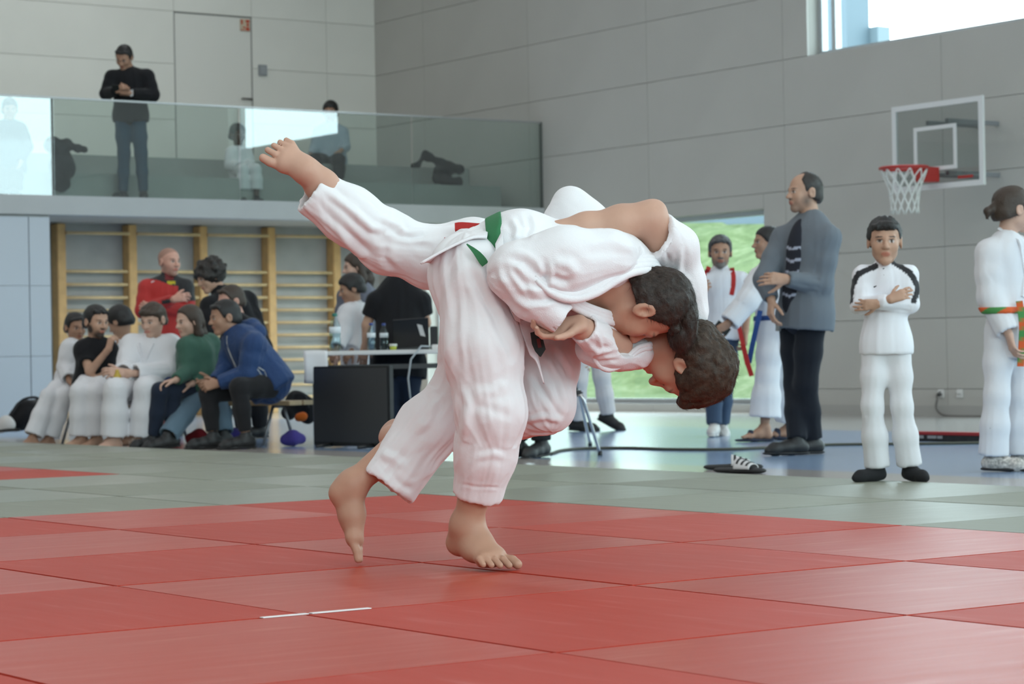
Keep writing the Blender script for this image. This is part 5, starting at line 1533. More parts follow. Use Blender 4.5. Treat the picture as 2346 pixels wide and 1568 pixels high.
person('bearded man in black t-shirt resting his chin on his hand', 18.9, (221, 737, 0), (219, 783, .02),
       [dict(j=[(190, 800, 0), (206, 852, -.14), (249, 800, -.20)], hand=((.25, 1, .1), (.5, 0, .5), 1, (.9, .8, .6)), sleeve='short'), dict(j=[(250, 800, .05), (238, 860, -.05), (196, 884, -.28)], hand=((-.8, -.6, -.2), (0, -.9, -.2), 1, (.5, .5, .4)), sleeve='short')],
       [dict(j=[(205, 884, 0), (184, 900, -.42), (188, 990, -.40)], foot=(-.85, -.05, -.5), hem=.95, big=1), dict(j=[(232, 884, 0), (222, 900, -.42), (222, 992, -.40)], foot=(-.7, -.05, -.6), hem=.95, big=-1)],
       (.68, -.12, -.72), (.35, 0, -.93), (M_bt, 't_shirt'), (M_bgi, .026, .060), ('bare', None), ('short', 'black', dict(thick=.05, front=.32)), 'mid', .95, hsize=.245, beard=(.05, .035, .03, .75), pelvis=(222, 878, .04), base=at_z(205, 1020, ZF), group=GRP, wide=1.05, bulk=.010)
person('dark-haired person turned away, leaning between the man in black and the red-blond judoka', 19.3, (274, 737, 0), (280, 782, .03),
       [dict(j=[(258, 800, 0), (250, 850, -.05), (236, 868, -.2)], hand=((-.8, -.4, -.2), (0, -.9, 0), 1)), dict(j=[(308, 800, .1), (312, 850, .1), (300, 880, 0)], hand=((-.6, -.6, -.2), (0, -.9, 0), 1))],
       [dict(j=[(270, 884, .1), (262, 900, -.25), (266, 992, -.25)], foot=(-.7, 0, -.6), hem=.95), dict(j=[(296, 884, .1), (300, 900, -.2), (300, 985, -.2)], foot=(-.3, 0, -.9), hem=.95)],
       (-.62, -.35, .30), (-.3, 0, -.95), (M_bgi, 'gi'), (M_bgi, .024, .05), ('bare', None), ('short', 'black', dict(thick=.075, front=.18, low=-.25)), 'mid', .9, hsize=.23, gi=True, pelvis=(284, 878, .1), base=at_z(270, 1010, ZF), group=GRP, hup=(-.35, .92, .1))
def drink(c):
    P = c['P']
    lathe('drink_bottle', [(.022, -.08), (.030, -.07), (.030, .03), (.014, .06), (.014, .08)], P((269, 872, -.42)), mat('yellow_drink', (.52, .36, .05), .3), c['root'], 14)
person('young man with reddish hair in white judo uniform sitting with clasped hands', 18.5, (350, 733, -.02), (346, 783, .02),
       [dict(j=[(302, 792, 0), (290, 850, -.12), (280, 856, -.38)], hand=((-.75, .1, -.3), (.2, -.4, .9), -1, (.5, .5, .4)), cuff=.92), dict(j=[(392, 792, .05), (390, 856, -.08), (298, 856, -.36)], hand=((-.95, .05, -.1), (-.1, .2, .9), 1, (.5, .5, .4)), cuff=.90)],
       [dict(j=[(318, 884, 0), (264, 893, -.46), (262, 992, -.42)], foot=(-.65, -.05, -.75), hem=.95, big=1), dict(j=[(362, 884, .03), (334, 890, -.45), (326, 990, -.38)], foot=(-.4, -.05, -.9), hem=.95, big=-1)],
       (-.40, -.26, -.86), (-.30, 0, -.95), (M_bgi, 'gi'), (M_bgi, .030, .065), ('bare', None), ('fringe', 'brown', dict(thick=.05, front=.28, rough=.03)), 'fair', 1.0, hsize=.245, gi=True, belt=(cloth('blue_belt', (.03, .07, .22)),), extra=drink, pelvis=(345, 878, .04), base=at_z(300, 1022, ZF), group=GRP, wide=1.1, bulk=.022, beard=None)
M_grn_j = cloth('green_shell_jacket', (.050, .120, .088), .6, bump=(40, .3, .01))
person('woman in green jacket with long brown hair on the bench', 18.3, (432, 736, 0), (446, 784, .02),
       [dict(j=[(428, 795, -.08), (432, 850, -.12), (402, 872, -.30)], hand=((-.9, -.2, -.2), (0, -.9, -.2), 1), cuff=.93), dict(j=[(480, 788, .10), (486, 845, .08), (440, 880, -.15)], hand=((-.9, -.2, -.2), (0, -.9, 0), 1), cuff=.93)],
       [dict(j=[(432, 882, -.05), (366, 896, -.30), (352, 985, -.25)], foot=(-.85, -.05, -.5), hem=.97), dict(j=[(462, 882, .05), (398, 898, -.22), (392, 985, -.2)], foot=(-.8, -.05, -.5), hem=.97)],
       (-.74, -.16, -.62), (-.60, 0, -.80), (M_grn_j, 'collar'), (cloth('dark_blue_denim', (.020, .028, .048)), .010, .014), ('shoe', M_shoe_b), ('long', 'brown', dict(thick=.05, front=.30)), 'fair', .92, hsize=.228, pelvis=(452, 876, .03), base=at_z(370, 1020, ZF), group=GRP, bulk=.026)
M_blue_j = cloth('blue_padded_jacket', (.026, .058, .155), .55, bump=(28, .35, .02))
def blue_extra(c):
    P = c['P']; F = Field(*bounds([c['nk']], .22), .008)
    F.chain([P((545, 752, .08)), P((578, 750, .05)), P((590, 762, -.02)), P((566, 770, -.06))], [.05, .062, .06, .045], .03)
    np_mesh('hood', *F.surf(1), M_blue_j, c['jk'])
    zp = drape_pts(c['F'], smooth_path([P((510, 770, -.1)), P((514, 800, -.1)), P((524, 842, -.1))], 10), V(-.5, 0, -.85), .3, .004)
    ribbon('zip', zp, V(-.5, 0, -.85), .010, .005, mat('zip_pale', (.55, .56, .55), .5), c['jk'])
    pk = drape_pts(c['F'], [P(p) for p in ((596, 842, -.1), (608, 850, -.1), (614, 866, -.1), (600, 858, -.1), (594, 846, -.1))], V(0, 0, -1), .3, .004)
    tube('pocket_zip', pk, .004, MATS['zip_pale'], c['jk'], n=6)
person('man in blue padded jacket leaning forward with clasped hands at the bench end', 17.9, (514, 727, 0), (545, 768, .02),
       [dict(j=[(582, 790, -.16), (568, 858, -.18), (498, 879, -.18)], hand=((-.95, -.2, .0), (0, -.3, .9), -1, (.6, .6, .5)), cuff=.94), dict(j=[(535, 786, .14), (520, 846, .12), (490, 876, -.02)], hand=((-.95, -.2, -.3), (0, .2, -.9), 1, (.6, .6, .5)), cuff=.94)],
       [dict(j=[(618, 885, -.08), (548, 888, -.30), (563, 986, -.28)], foot=(-.85, -.03, -.45), hem=.90), dict(j=[(612, 885, .12), (478, 902, -.08), (488, 984, -.12)], foot=(-.85, -.03, -.45), hem=.90)],
       (-.90, -.14, -.38), (-.80, 0, -.6), (M_blue_j, 'collar'), (M_blk_tr, .014, .010), ('shoe', M_shoe_b), ('short', 'black', dict(thick=.045, front=.32)), 'tan', 1.0, hsize=.245, pelvis=(618, 878, .02), base=at_z(555, 1032, ZF), group=GRP, bulk=.032, extra=blue_extra, wide=1.05)
M_ljean = cloth('light_denim', (.13, .20, .26), bump=(250, .2, .002))
person('person in light jeans half hidden behind the man in the blue jacket', 18.9, (528, 690, .1), (548, 738, .1),
       [dict(j=[(530, 752, 0), (516, 820, -.05), (500, 868, -.1)]), dict(j=[(580, 752, .15), (590, 820, .12), (560, 870, 0)])],
       [dict(j=[(560, 880, 0), (455, 902, -.62), (384, 1000, -.95)], foot=(-.85, -.1, -.4), hem=.99), dict(j=[(575, 880, .1), (500, 905, -.4), (512, 985, -.5)], foot=(-.7, -.1, -.7), hem=.97)],
       (-.8, -.2, -.5), (-.75, 0, -.65), (cloth('black_hoodie', (.015, .015, .017)), 'collar'), (M_ljean, .022, .040), ('shoe', M_shoe_b), ('short', 'brown', dict(front=.34)), 'pink', .98, hsize=.235, pelvis=(568, 872, .05), base=at_z(470, 1020, ZF), group=GRP)
# standing pair behind the bench
M_rb = mat('red_black_tracksuit', (1, 1, 1), .7, attr=True, sheen=.1)
def rb_col(v):
    p, _ = to_px(v); c = np.tile(np.array([.48, .025, .022]), (len(v), 1))
    yoke = (p[:, 1] < 648 + 8 * np.sin(p[:, 0] * .05)) & (p[:, 0] > 343) & (p[:, 0] < 430)
    c[yoke] = (.014, .014, .016)
    c[(p[:, 0] > 408) & (p[:, 1] < 690)] = (.014, .014, .016)
    c[(np.abs((p[:, 1] - 690) + (p[:, 0] - 390) * .15) < 5) & (p[:, 0] > 370)] = (.014, .014, .016)
    c[(np.abs(p[:, 0] - 388) < 10) & (p[:, 1] < 642)] = (.16, .012, .014)
    return c
def rb_extra(c):
    P = c['P']; s_ = drape_pts(c['F'], [P((383, 650, -.1)), P((402, 650, -.1))], V(.2, 0, -1), .3, .004)
    ribbon('chest_badge', s_, V(.2, 0, -1), .045, .003, mat('badge_yellow', (.60, .50, .02), .6), c['jk'])
    s_ = drape_pts(c['F'], [P((344, 647, -.1)), P((351, 645, -.1))], V(-.2, 0, -1), .3, .004)
    ribbon('chest_mark', s_, V(-.2, 0, -1), .016, .003, mat('mark_white', (.7, .7, .72), .6), c['jk'])
person('bald man in red and black tracksuit standing with crossed arms behind the bench', 21.2, (388, 600, 0), (384, 645, .02),
       [dict(j=[(338, 660, 0), (328, 712, -.04), (398, 686, -.24)], hand=((.9, .2, 0), (0, -.3, 1), 1), cuff=.96), dict(j=[(424, 660, .02), (430, 712, -.02), (352, 704, -.20)], hand=((-.9, .1, .1), (0, .2, 1), 1), cuff=.96)],
       [dict(j=[(366, 770, 0), (366, 890, -.02), (368, 1000, 0)], foot=(-.2, 0, -1), hem=.97), dict(j=[(400, 770, 0), (402, 890, -.02), (404, 1000, 0)], foot=(.3, 0, -1), hem=.97)],
       (.70, .0, -.68), (.12, 0, -1), (M_rb, 'collar', rb_col), (cloth('red_track_trousers', (.36, .02, .02)), .018, .024), ('shoe', M_shoe_b), None, 'pink', 1.0, hsize=.248, scalp=(.36, .20, .15), pelvis=(383, 762, .02), base=at_z(385, 1002, ZF), extra=rb_extra, bulk=.022, beard=(.30, .18, .14, .4))
person('person with big curly hair in black jacket leaning over the bench', 20.0, (480, 636, 0), (512, 676, .02),
       [dict(j=[(482, 702, -.10), (474, 760, -.20), (488, 812, -.28)], hand=((0, -1, -.2), (.9, 0, 0), 1)), dict(j=[(566, 690, .08), (592, 762, .02), (590, 840, -.05)], hand=((0, -1, -.2), (-.9, 0, 0), 1))],
       [dict(j=[(556, 815, 0), (550, 905, -.1), (556, 990, 0)], foot=(-.8, 0, -.5), hem=.97), dict(j=[(590, 815, .05), (592, 905, -.02), (596, 990, .05)], foot=(-.8, 0, -.5), hem=.97)],
       (-.80, -.30, -.50), (-.70, 0, -.7), (cloth('black_jacket', (.014, .014, .016)), 'collar'), (M_blk_tr, .018, .024), ('shoe', M_shoe_b), ('curly', 'dark'), 'mid', 1.0, hsize=.24, hup=(-.25, .95, .05), pelvis=(575, 800, .02), base=at_z(575, 1000, ZF), bulk=.026)

# ---------------------------------------------------------------- people at the table
person('woman with long brown hair standing behind the child at the table', 19.9, (815, 612, 0), (826, 655, .02),
       [dict(j=[(792, 680, -.06), (782, 745, -.08), (776, 800, -.15)], hand=((-.3, -.8, -.3), (0, 0, 1), 1)), dict(j=[(852, 680, .08), (858, 750, .08), (840, 800, 0)])],
       [dict(j=[(808, 790, 0), (806, 885, -.02), (806, 985, 0)], foot=(-.6, 0, -.7), hem=.98), dict(j=[(838, 790, .05), (838, 885, .02), (838, 985, .04)], foot=(-.6, 0, -.7), hem=.98)],
       (-.92, -.12, -.25), (-.8, 0, -.5), (cloth('grey_blue_shirt', (.16, .17, .21)), 'shirt'), (M_djean, .012, .014), ('shoe', M_shoe_b), ('long', 'brown', dict(thick=.055)), 'fair', .92, hsize=.23, pelvis=(824, 780, .02), base=at_z(822, 990, ZF))
person('child in white judo uniform with black hair standing at the table', 19.3, (804, 662, 0), (814, 698, 0),
       [dict(j=[(796, 716, -.06), (786, 762, -.12), (772, 800, -.22)], hand=((-.5, -.8, -.3), (0, -.4, .9), 1), cuff=.9), dict(j=[(832, 716, .06), (832, 765, .0), (806, 805, -.12)], hand=((-.6, -.7, -.3), (0, -.4, .9), 1), cuff=.9)],
       [dict(j=[(802, 812, 0), (800, 905, -.02), (800, 985, 0)], foot=(-.8, 0, -.5), hem=.93), dict(j=[(824, 812, .05), (826, 905, .02), (826, 985, .04)], foot=(-.8, 0, -.5), hem=.93)],
       (-.90, -.25, -.25), (-.85, 0, -.45), (M_bgi, 'gi'), (M_bgi, .022, .045), ('bare', None), ('short', 'black', dict(thick=.09, front=.26, low=-.2)), 'tan', .76, hsize=.215, gi=True, pelvis=(812, 802, 0), base=at_z(812, 990, ZF), bw=.7, bulk=.014)
person('man in black t-shirt bending over the table with his back turned', 18.9, (925, 595, .15), (915, 648, .05),
       [dict(j=[(860, 690, 0), (840, 745, .04), (836, 796, .10)], hand=((-.2, -1, .2), (0, 0, 1), 1, (.2, .2, .2)), sleeve='short'), dict(j=[(966, 690, 0), (976, 740, .06), (958, 788, .18)], hand=((-.4, -.9, .3), (0, 0, 1), -1), sleeve='short')],
       [dict(j=[(890, 845, -.02), (895, 905, -.02), (898, 985, 0)], foot=(-.1, 0, 1), hem=.98), dict(j=[(938, 845, -.02), (940, 905, -.02), (942, 985, 0)], foot=(.1, 0, 1), hem=.98)],
       (.1, -.4, .9), (.05, 0, 1), (M_bt, 't_shirt'), (cloth('dark_blue_denim', (.020, .028, .048)), .016, .018), ('shoe', M_shoe_b), ('short', 'dark'), 'mid', 1.02, hsize=.24, pelvis=(914, 838, -.04), base=at_z(915, 990, ZF), wide=1.15, bulk=.014)
person('person in dark clothes seated on the metal chair, mostly hidden behind the judoka', 15.3, (1175, 610, .1), (1180, 665, .1),
       [dict(j=[(1140, 690, .05), (1130, 770, .0), (1150, 830, -.15)]), dict(j=[(1220, 690, .1), (1228, 770, .05), (1200, 830, -.1)])],
       [dict(j=[(1168, 872, .05), (1180, 880, -.15), (1186, 1012, -.10)], foot=(-.75, -.05, -.5), hem=.97), dict(j=[(1208, 872, .1), (1236, 885, -.12), (1240, 1015, -.12)], foot=(-.5, -.05, -.8), hem=.97)],
       (-.7, -.1, -.5), (-.5, 0, -.8), (cloth('black_hoodie', (.015, .015, .017)), 'collar'), (M_blk_tr, .018, .024), ('shoe', M_shoe_b), ('short', 'dark'), 'mid', 1.0, hsize=.24, pelvis=(1188, 866, .08), base=at_z(1210, 1045, ZF))

# ---------------------------------------------------------------- people on the gallery
def phone_extra(c):
    mesh('phone', *obox_vf(c['P']((266, 205, -.32)), [V(1, 0, 0), V(0, .6, -.8), V(0, .8, .6)], (.035, .07, .005)), M_blackb, c['root'])
    mesh('wrist_watch', *obox_vf(c['A'][1][2] + (c['A'][1][1] - c['A'][1][2]) * .15, [V(1, .2, 0), V(0, 1, 0), V(0, 0, 1)], (.016, .034, .034)), mat('watch_pale', (.6, .6, .6), .4), c['root'])
person('man in black jacket and jeans standing on the gallery looking at his phone', 25.65, (284, 131, -.05), (297, 168, .02),
       [dict(j=[(258, 178, 0), (244, 214, -.05), (268, 208, -.28)], hand=((.5, .3, -.3), (.3, -.3, .8), -1, (.8, .7, .5)), cuff=.9), dict(j=[(336, 176, 0), (350, 218, -.02), (294, 213, -.26)], hand=((-.9, .15, -.1), (-.1, .3, .9), -1, (.7, .7, .5)), cuff=.86)],
       [dict(j=[(282, 275, 0), (284, 352, -.02), (282, 430, 0)], foot=(-.35, 0, -.95), hem=.98), dict(j=[(316, 275, 0), (323, 352, -.02), (328, 430, 0)], foot=(.2, 0, -1), hem=.98)],
       (-.22, -.55, -.80), (-.12, 0, -1), (cloth('black_jacket', (.014, .014, .016)), 'collar'), (cloth('blue_denim_gallery', (.035, .075, .12)), .012, .014), ('shoe', M_shoe_b, M_shoe_w), ('short', 'black', dict(front=.34)), 'tan', 1.0, hsize=.24, hup=(0, .9, -.4), pelvis=(300, 264, .02), base=at_Y(300, 440, 23.15), floor=2.347, extra=phone_extra, bulk=.026)
person('child in white judo uniform sitting on the gallery step behind the glass', 26.95, (545, 308, 0), (547, 340, 0),
       [dict(j=[(530, 350, -.04), (528, 378, -.08), (548, 384, -.2)], hand=((.8, -.2, -.2), (0, -.9, 0), 1)), dict(j=[(564, 350, .06), (570, 376, .02), (572, 386, -.15)], hand=((.5, -.4, -.2), (0, -.9, 0), 1))],
       [dict(j=[(543, 394, 0), (556, 388, -.30), (556, 438, -.30)], foot=(.3, -.05, -.9), hem=.70), dict(j=[(560, 394, .04), (586, 388, -.28), (588, 438, -.28)], foot=(.5, -.05, -.8), hem=.70)],
       (.55, -.05, -.70), (.35, 0, -.9), (M_bgi, 'gi'), (M_bgi, .022, .045), ('shoe', M_shoe_b), ('short', 'black', dict(thick=.07, front=.24)), 'dark', .76, hsize=.226, gi=True, pelvis=(549, 392, .02), base=at_Y(555, 400, 23.6), floor=2.347, bw=.68, bulk=.014)
person('person in pale shirt and black trousers sitting on the gallery behind the reflected window', 28.6, (757, 256, 0), (758, 290, 0),
       [dict(j=[(732, 304, 0), (722, 340, -.05), (712, 356, -.2)], hand=((-.6, -.5, -.2), (0, -.9, 0), 1)), dict(j=[(784, 304, 0), (790, 336, -.04), (782, 345, -.18)], hand=((-.6, -.3, -.2), (0, -.9, 0), 1))],
       [dict(j=[(745, 372, 0), (722, 366, -.42), (722, 430, -.40)], foot=(-.4, 0, -.9), hem=.97), dict(j=[(770, 372, 0), (776, 366, -.42), (778, 430, -.40)], foot=(.1, 0, -1), hem=.97)],
       (-.1, -.1, -.95), (0, 0, -1), (cloth('shirt_reflection_tint', (.35, .42, .48)), 'shirt'), (M_blk_tr, .020, .020), ('shoe', M_shoe_b), ('short', 'black', dict(thick=.06)), 'tan', 1.0, hsize=.245, pelvis=(758, 368, .02), base=at_Y(758, 376, 24.6), floor=2.64)  # shirt colour carries the paleness of the window reflected in the glass
person('person in blue-grey jacket standing at the left end of the gallery glass', 25.1, (22, 250, 0), (20, 284, 0),
       [dict(j=[(-8, 296, 0), (-22, 340, 0), (-14, 372, -.12)]), dict(j=[(46, 296, 0), (62, 336, 0), (48, 372, -.12)], hand=((-.3, -.9, -.2), (-.9, 0, 0), 1))],
       [dict(j=[(6, 385, 0), (4, 430, -.3), (4, 470, -.3)], foot=(0, 0, -1), hem=.97), dict(j=[(34, 385, 0), (36, 430, -.3), (36, 470, -.3)], foot=(0, 0, -1), hem=.97)],
       (.3, -.1, -.9), (.2, 0, -1), (cloth('blue_grey_jacket', (.05, .075, .10)), 'jacket'), (M_blk_tr, .018, .02), ('shoe', M_shoe_b), ('short', 'black'), 'mid', .95, hsize=.225, pelvis=(20, 380, 0), base=at_Y(20, 400, 23.4), floor=2.347)
# ================================================================ furniture and small things
def PD(x, y, D): return at_D(x, y, D)
UPZ = np.array([0, 0, 1.0])
HR = unit([c_r[0], c_r[1], 0]); HF = unit([c_f[0], c_f[1], 0])      # level right / away directions
def obox(name, c, ax, half, m, parent=None, bevel=0.0, **kw):
    v, f = obox_vf(c, ax, half)
    if not bevel: return mesh(name, v, f, m, parent, **kw)
    bm = bmesh.new(); vs = [bm.verts.new(tuple(map(float, p))) for p in v]
    for q in f: bm.faces.new([vs[i] for i in q])
    bmesh.ops.recalc_face_normals(bm, faces=bm.faces[:])
    bmesh.ops.bevel(bm, geom=bm.edges[:], offset=bevel, segments=2, affect='EDGES')
    me = bpy.data.meshes.new(name); bm.to_mesh(me); bm.free()
    return link(name, me, m, parent, **kw)
M_chrome = mat('chrome_tube', (.62, .62, .62), .22, metal=1.0)
M_grey_tube = mat('grey_tube', (.22, .22, .23), .4, metal=.6)
M_black_pl = mat('black_plastic', (.012, .012, .013), .35)
M_wood = mat('beech_bench_wood', (.42, .30, .17), .5, noise=(12, .12))

# ---- bench
b0, b1 = at_D(694, 925, 18.25), at_D(148, 915, 19.6)
zb_ = (b0[2] + b1[2]) / 2; b0[2] = b1[2] = zb_
bd_ = unit(b1 - b0); bs_ = np.cross(UPZ, bd_)
bench = empty('low_bench', tuple((b0 + b1) / 2 * np.array([1, 1, 0]) + np.array([0, 0, ZF])), label='long low wooden bench with metal legs under the seated spectators', cat='bench')
Lb = np.linalg.norm(b1 - b0)
for k in (-1, 1):
    obox('seat_plank', (b0 + b1) / 2 + bs_ * k * .085 - UPZ * .018, [bd_, bs_, UPZ], (Lb / 2, .078, .017), M_wood, bench, .005)
for t in (.10, .55, .97):
    p = b0 + bd_ * Lb * t * .97
    for k in (-1, 1):
        tube('leg', [p + bs_ * k * .06 - UPZ * .03, p + bs_ * k * .19 + UPZ * (ZF - zb_ + .0)], .013, M_grey_tube, bench)
    tube('cross_bar', [p + bs_ * .06 - UPZ * .045, p - bs_ * .06 - UPZ * .045], .012, M_grey_tube, bench)

# ---- table with the things on it
t0, t1 = at_D(697, 806, 18.1), at_D(1118, 806, 18.1)
tz = t0[2]; t1[2] = tz
TC = (t0 + t1) / 2 + HF * .35
table = empty('folding_table', (TC[0], TC[1], ZF), label='long white table with bottles and laptop behind the throwing judoka', cat='table')
Lt = np.linalg.norm(t1 - t0)
M_ttop = mat('table_white', (.72, .70, .68), .4)
obox('table_top', TC - UPZ * .016, [HR, HF, UPZ], (Lt / 2, .35, .016), M_ttop, table, .004)
obox('apron', TC - HF * .30 - UPZ * .125, [HR, HF, UPZ], (Lt / 2 - .05, .012, .018), mat('table_frame_dark', (.05, .05, .05), .5), table)
obox('apron', TC + HF * .30 - UPZ * .125, [HR, HF, UPZ], (Lt / 2 - .05, .012, .018), MATS['table_frame_dark'], table)
for a in (-1, 1):
    for b in (-1, 1):
        p = TC + HR * a * (Lt / 2 - .07) + HF * b * .29
        tube('leg', [p - UPZ * .03, np.array([p[0], p[1], ZF])], .016, M_grey_tube, table)
sh_ = empty('paper_sheet', tuple(at_D(722, 842, 18.08)), label='blank white paper sheet hanging from the left front edge of the table', cat='paper')
sheet('sheet', [[at_D(695, 804, 18.07), at_D(697, 842, 18.05), at_D(696, 879, 18.08)], [at_D(722, 803, 18.07), at_D(723, 842, 18.06), at_D(722, 880, 18.07)], [at_D(750, 804, 18.07), at_D(751, 842, 18.05), at_D(749, 878, 18.08)]], mat('paper_white', (.74, .73, .74), .7), sh_, .002, 8)
M_pet = glass_mat('pet_bottle', (.80, .90, .92), .03, 1.35, 1.6)
M_wat = mat('water_label', (.70, .76, .80), .4)
def bottle(x, y0, y1, D, capc, label, capname):
    p = at_D(x, y1, D); p[2] = tz; h_ = (y1 - y0) * D / FPX; r_ = .155 * h_
    root = empty('water_bottle', tuple(p), label=label, cat='bottle', group='water bottles on the table')
    lathe('bottle_body', [(r_ * .85, .0), (r_, .02), (r_, h_ * .30), (r_ * .92, h_ * .38), (r_, h_ * .46), (r_, h_ * .66), (r_ * .42, h_ * .87), (r_ * .40, h_ * .92)], p, M_pet, root, 18)
    lathe('water', [(r_ * .80, .005), (r_ * .93, .022), (r_ * .93, h_ * .30), (r_ * .86, h_ * .38), (r_ * .93, h_ * .46), (r_ * .93, h_ * .60)], p, glass_mat('water_clear', (.86, .93, .95), .02, 1.33, 1.0), root, 18)
    lathe('bottle_label', [(r_ * 1.012, h_ * .47), (r_ * 1.012, h_ * .64)], p, M_wat, root, 18)
    lathe('cap', [(r_ * .44, h_ * .915), (r_ * .46, h_ * .925), (r_ * .46, h_ * .985), (r_ * .40, h_)], p, mat('cap_' + capname, capc, .4), root, 14)
bottle(768, 714, 801, 18.3, (.02, .17, .13), 'tall water bottle with green cap at the table end', 'green')
bottle(851, 738, 801, 18.3, (.03, .06, .25), 'left one of the two water bottles with blue caps', 'blue')
bottle(880, 735, 797, 18.45, (.03, .06, .25), 'right one of the two water bottles with blue caps', 'blue')
p = at_D(901, 799, 18.16); p[2] = tz
cup = empty('yellow_cup', tuple(p), label='small yellow-green cup beside the water bottles', cat='cup')
lathe('cup_body', [(.018, 0), (.024, .003), (.026, .028), (.022, .030)], p, mat('cup_yellow', (.45, .50, .05), .5), cup, 16)
lathe('cup_rim', [(.026, .028), (.030, .030), (.030, .045), (.024, .046)], p, mat('cup_white', (.7, .72, .66), .5), cup, 16)
lp = at_D(943, 797, 18.3); lp[2] = tz
lap_ = empty('laptop', tuple(lp), label='open black laptop with white sticker seen from behind on the table', cat='laptop')
obox('laptop_base', lp + UPZ * .011 + HF * .10, [HR, HF, UPZ], (.135, .105, .010), M_black_pl, lap_, .003)
ld_ = unit(UPZ * .93 - HF * .36 + HR * .0)
obox('laptop_screen', lp + UPZ * .020 - HF * .005 + ld_ * .115, [unit(HR + UPZ * .05), ld_, np.cross(unit(HR + UPZ * .05), ld_)], (.135, .115, .005), M_black_pl, lap_, .002)
obox('sticker', lp + UPZ * .020 - HF * .013 + ld_ * .135 + HR * .078, [unit(HR * .9 - UPZ * .25), unit(ld_ + HR * -.25), -HF], (.020, .048, .002), mat('sticker_white', (.70, .69, .68), .6), lap_)
sp = at_D(995, 797, 18.35); sp[2] = tz
spk = empty('black_box', tuple(sp), label='small upright black box standing beside the laptop', cat='box')
obox('box_case', sp + UPZ * .088, [HR, HF, UPZ], (.030, .05, .088), M_black_pl, spk, .004)
obox('box_front', sp + UPZ * .088 - HF * .052, [HR, HF, UPZ], (.024, .004, .078), mat('grille', (.03, .03, .032), .8), spk)
pw = at_D(1006, 799, 18.2); pw[2] = tz
pws = empty('cable_box', tuple(pw), label='small white box with a grey cable hanging from the table edge', cat='box')
obox('box_body', pw + UPZ * .018, [HR, HF, UPZ], (.055, .025, .018), mat('strip_white', (.70, .68, .66), .5), pws, .004)
tube('cable', smooth_path([pw + UPZ * .02 - HR * .05, at_D(970, 791, 18.1), at_D(946, 812, 18.02), at_D(937, 850, 18.0), at_D(935, 890, 18.0), at_D(945, 932, 18.0), at_z(952, 990, ZF + .01)], 24), .007, mat('cable_grey', (.35, .38, .40), .5), pws)

# ---- television standing on the floor
a0, a1 = at_D(719, 1022, 17.75), at_D(893, 1024, 17.05)
zt0 = (a0[2] + a1[2]) / 2; a0[2] = a1[2] = zt0
ztop = (at_D(719, 842, 17.75)[2] + at_D(893, 836, 17.05)[2]) / 2
td = unit(a1 - a0); tn = np.cross(UPZ, td)
if tn @ c_f > 0: tn = -tn
tc_ = (a0 + a1) / 2; tw = np.linalg.norm(a1 - a0) / 2; thh = (ztop - zt0) / 2
tv = empty('television', (tc_[0], tc_[1], ZF), label='large black flat television standing on the floor in front of the table', cat='television')
obox('tv_case', tc_ + UPZ * thh - tn * .025, [td, UPZ, tn], (tw, thh, .022), M_black_pl, tv, .006)
obox('tv_screen', tc_ + UPZ * (thh + .006) - tn * .001, [td, UPZ, tn], (tw - .018, thh - .022, .003), mat('tv_glass', (.022, .024, .028), .35, spec=.8), tv)
for k in (-.55, .55):
    p = tc_ + td * tw * k
    tube('tv_foot', [p - tn * .025 + UPZ * .01, p + tn * .13 + UPZ * (ZF - zt0 + .012)], [.016, .010], M_black_pl, tv)
    tube('tv_foot', [p - tn * .025 + UPZ * .01, p - tn * .15 + UPZ * (ZF - zt0 + .012)], [.016, .010], M_black_pl, tv)

# ---- metal chair behind the judoka
cc = at_z(1300, 1040, ZF); cs = .46
ch = empty('metal_chair', tuple(cc), label='chrome tube chair with dark seat half hidden behind the judoka', cat='chair')
sc_ = at_D(1262, 905, 15.35); 
obox('seat', sc_ + UPZ * .012, [HR, HF, UPZ], (.20, .20, .014), mat('chair_seat_dark', (.03, .03, .032), .5), ch, .01)
for (lx, ly, ld2, fx, fy) in ((1334, 908, 15.15, 1375, 1044), (1196, 908, 15.15, 1172, 1046), (1326, 900, 15.55, 1352, 1022), (1204, 900, 15.55, 1190, 1024)):
    top_ = at_D(lx, ly, ld2); ft_ = at_z(fx, fy, ZF)
    tube('leg', smooth_path([sc_ + (top_ - sc_) * .6, top_ + UPZ * .004, top_ + (ft_ - top_) * .06, ft_ + UPZ * .012], 12), .011, M_chrome, ch)
    lathe('leg_cap', [(.014, 0), (.016, .004), (.014, .03)], ft_, M_black_pl, ch, 12)
obox('backrest', sc_ + UPZ * .36 + HF * .20, [HR, HF, UPZ], (.19, .012, .10), MATS['chair_seat_dark'], ch, .008)
for k in (-1, 1): tube('back_post', [sc_ + HR * k * .17 + HF * .19, sc_ + HR * k * .17 + HF * .215 + UPZ * .44], .011, M_chrome, ch)

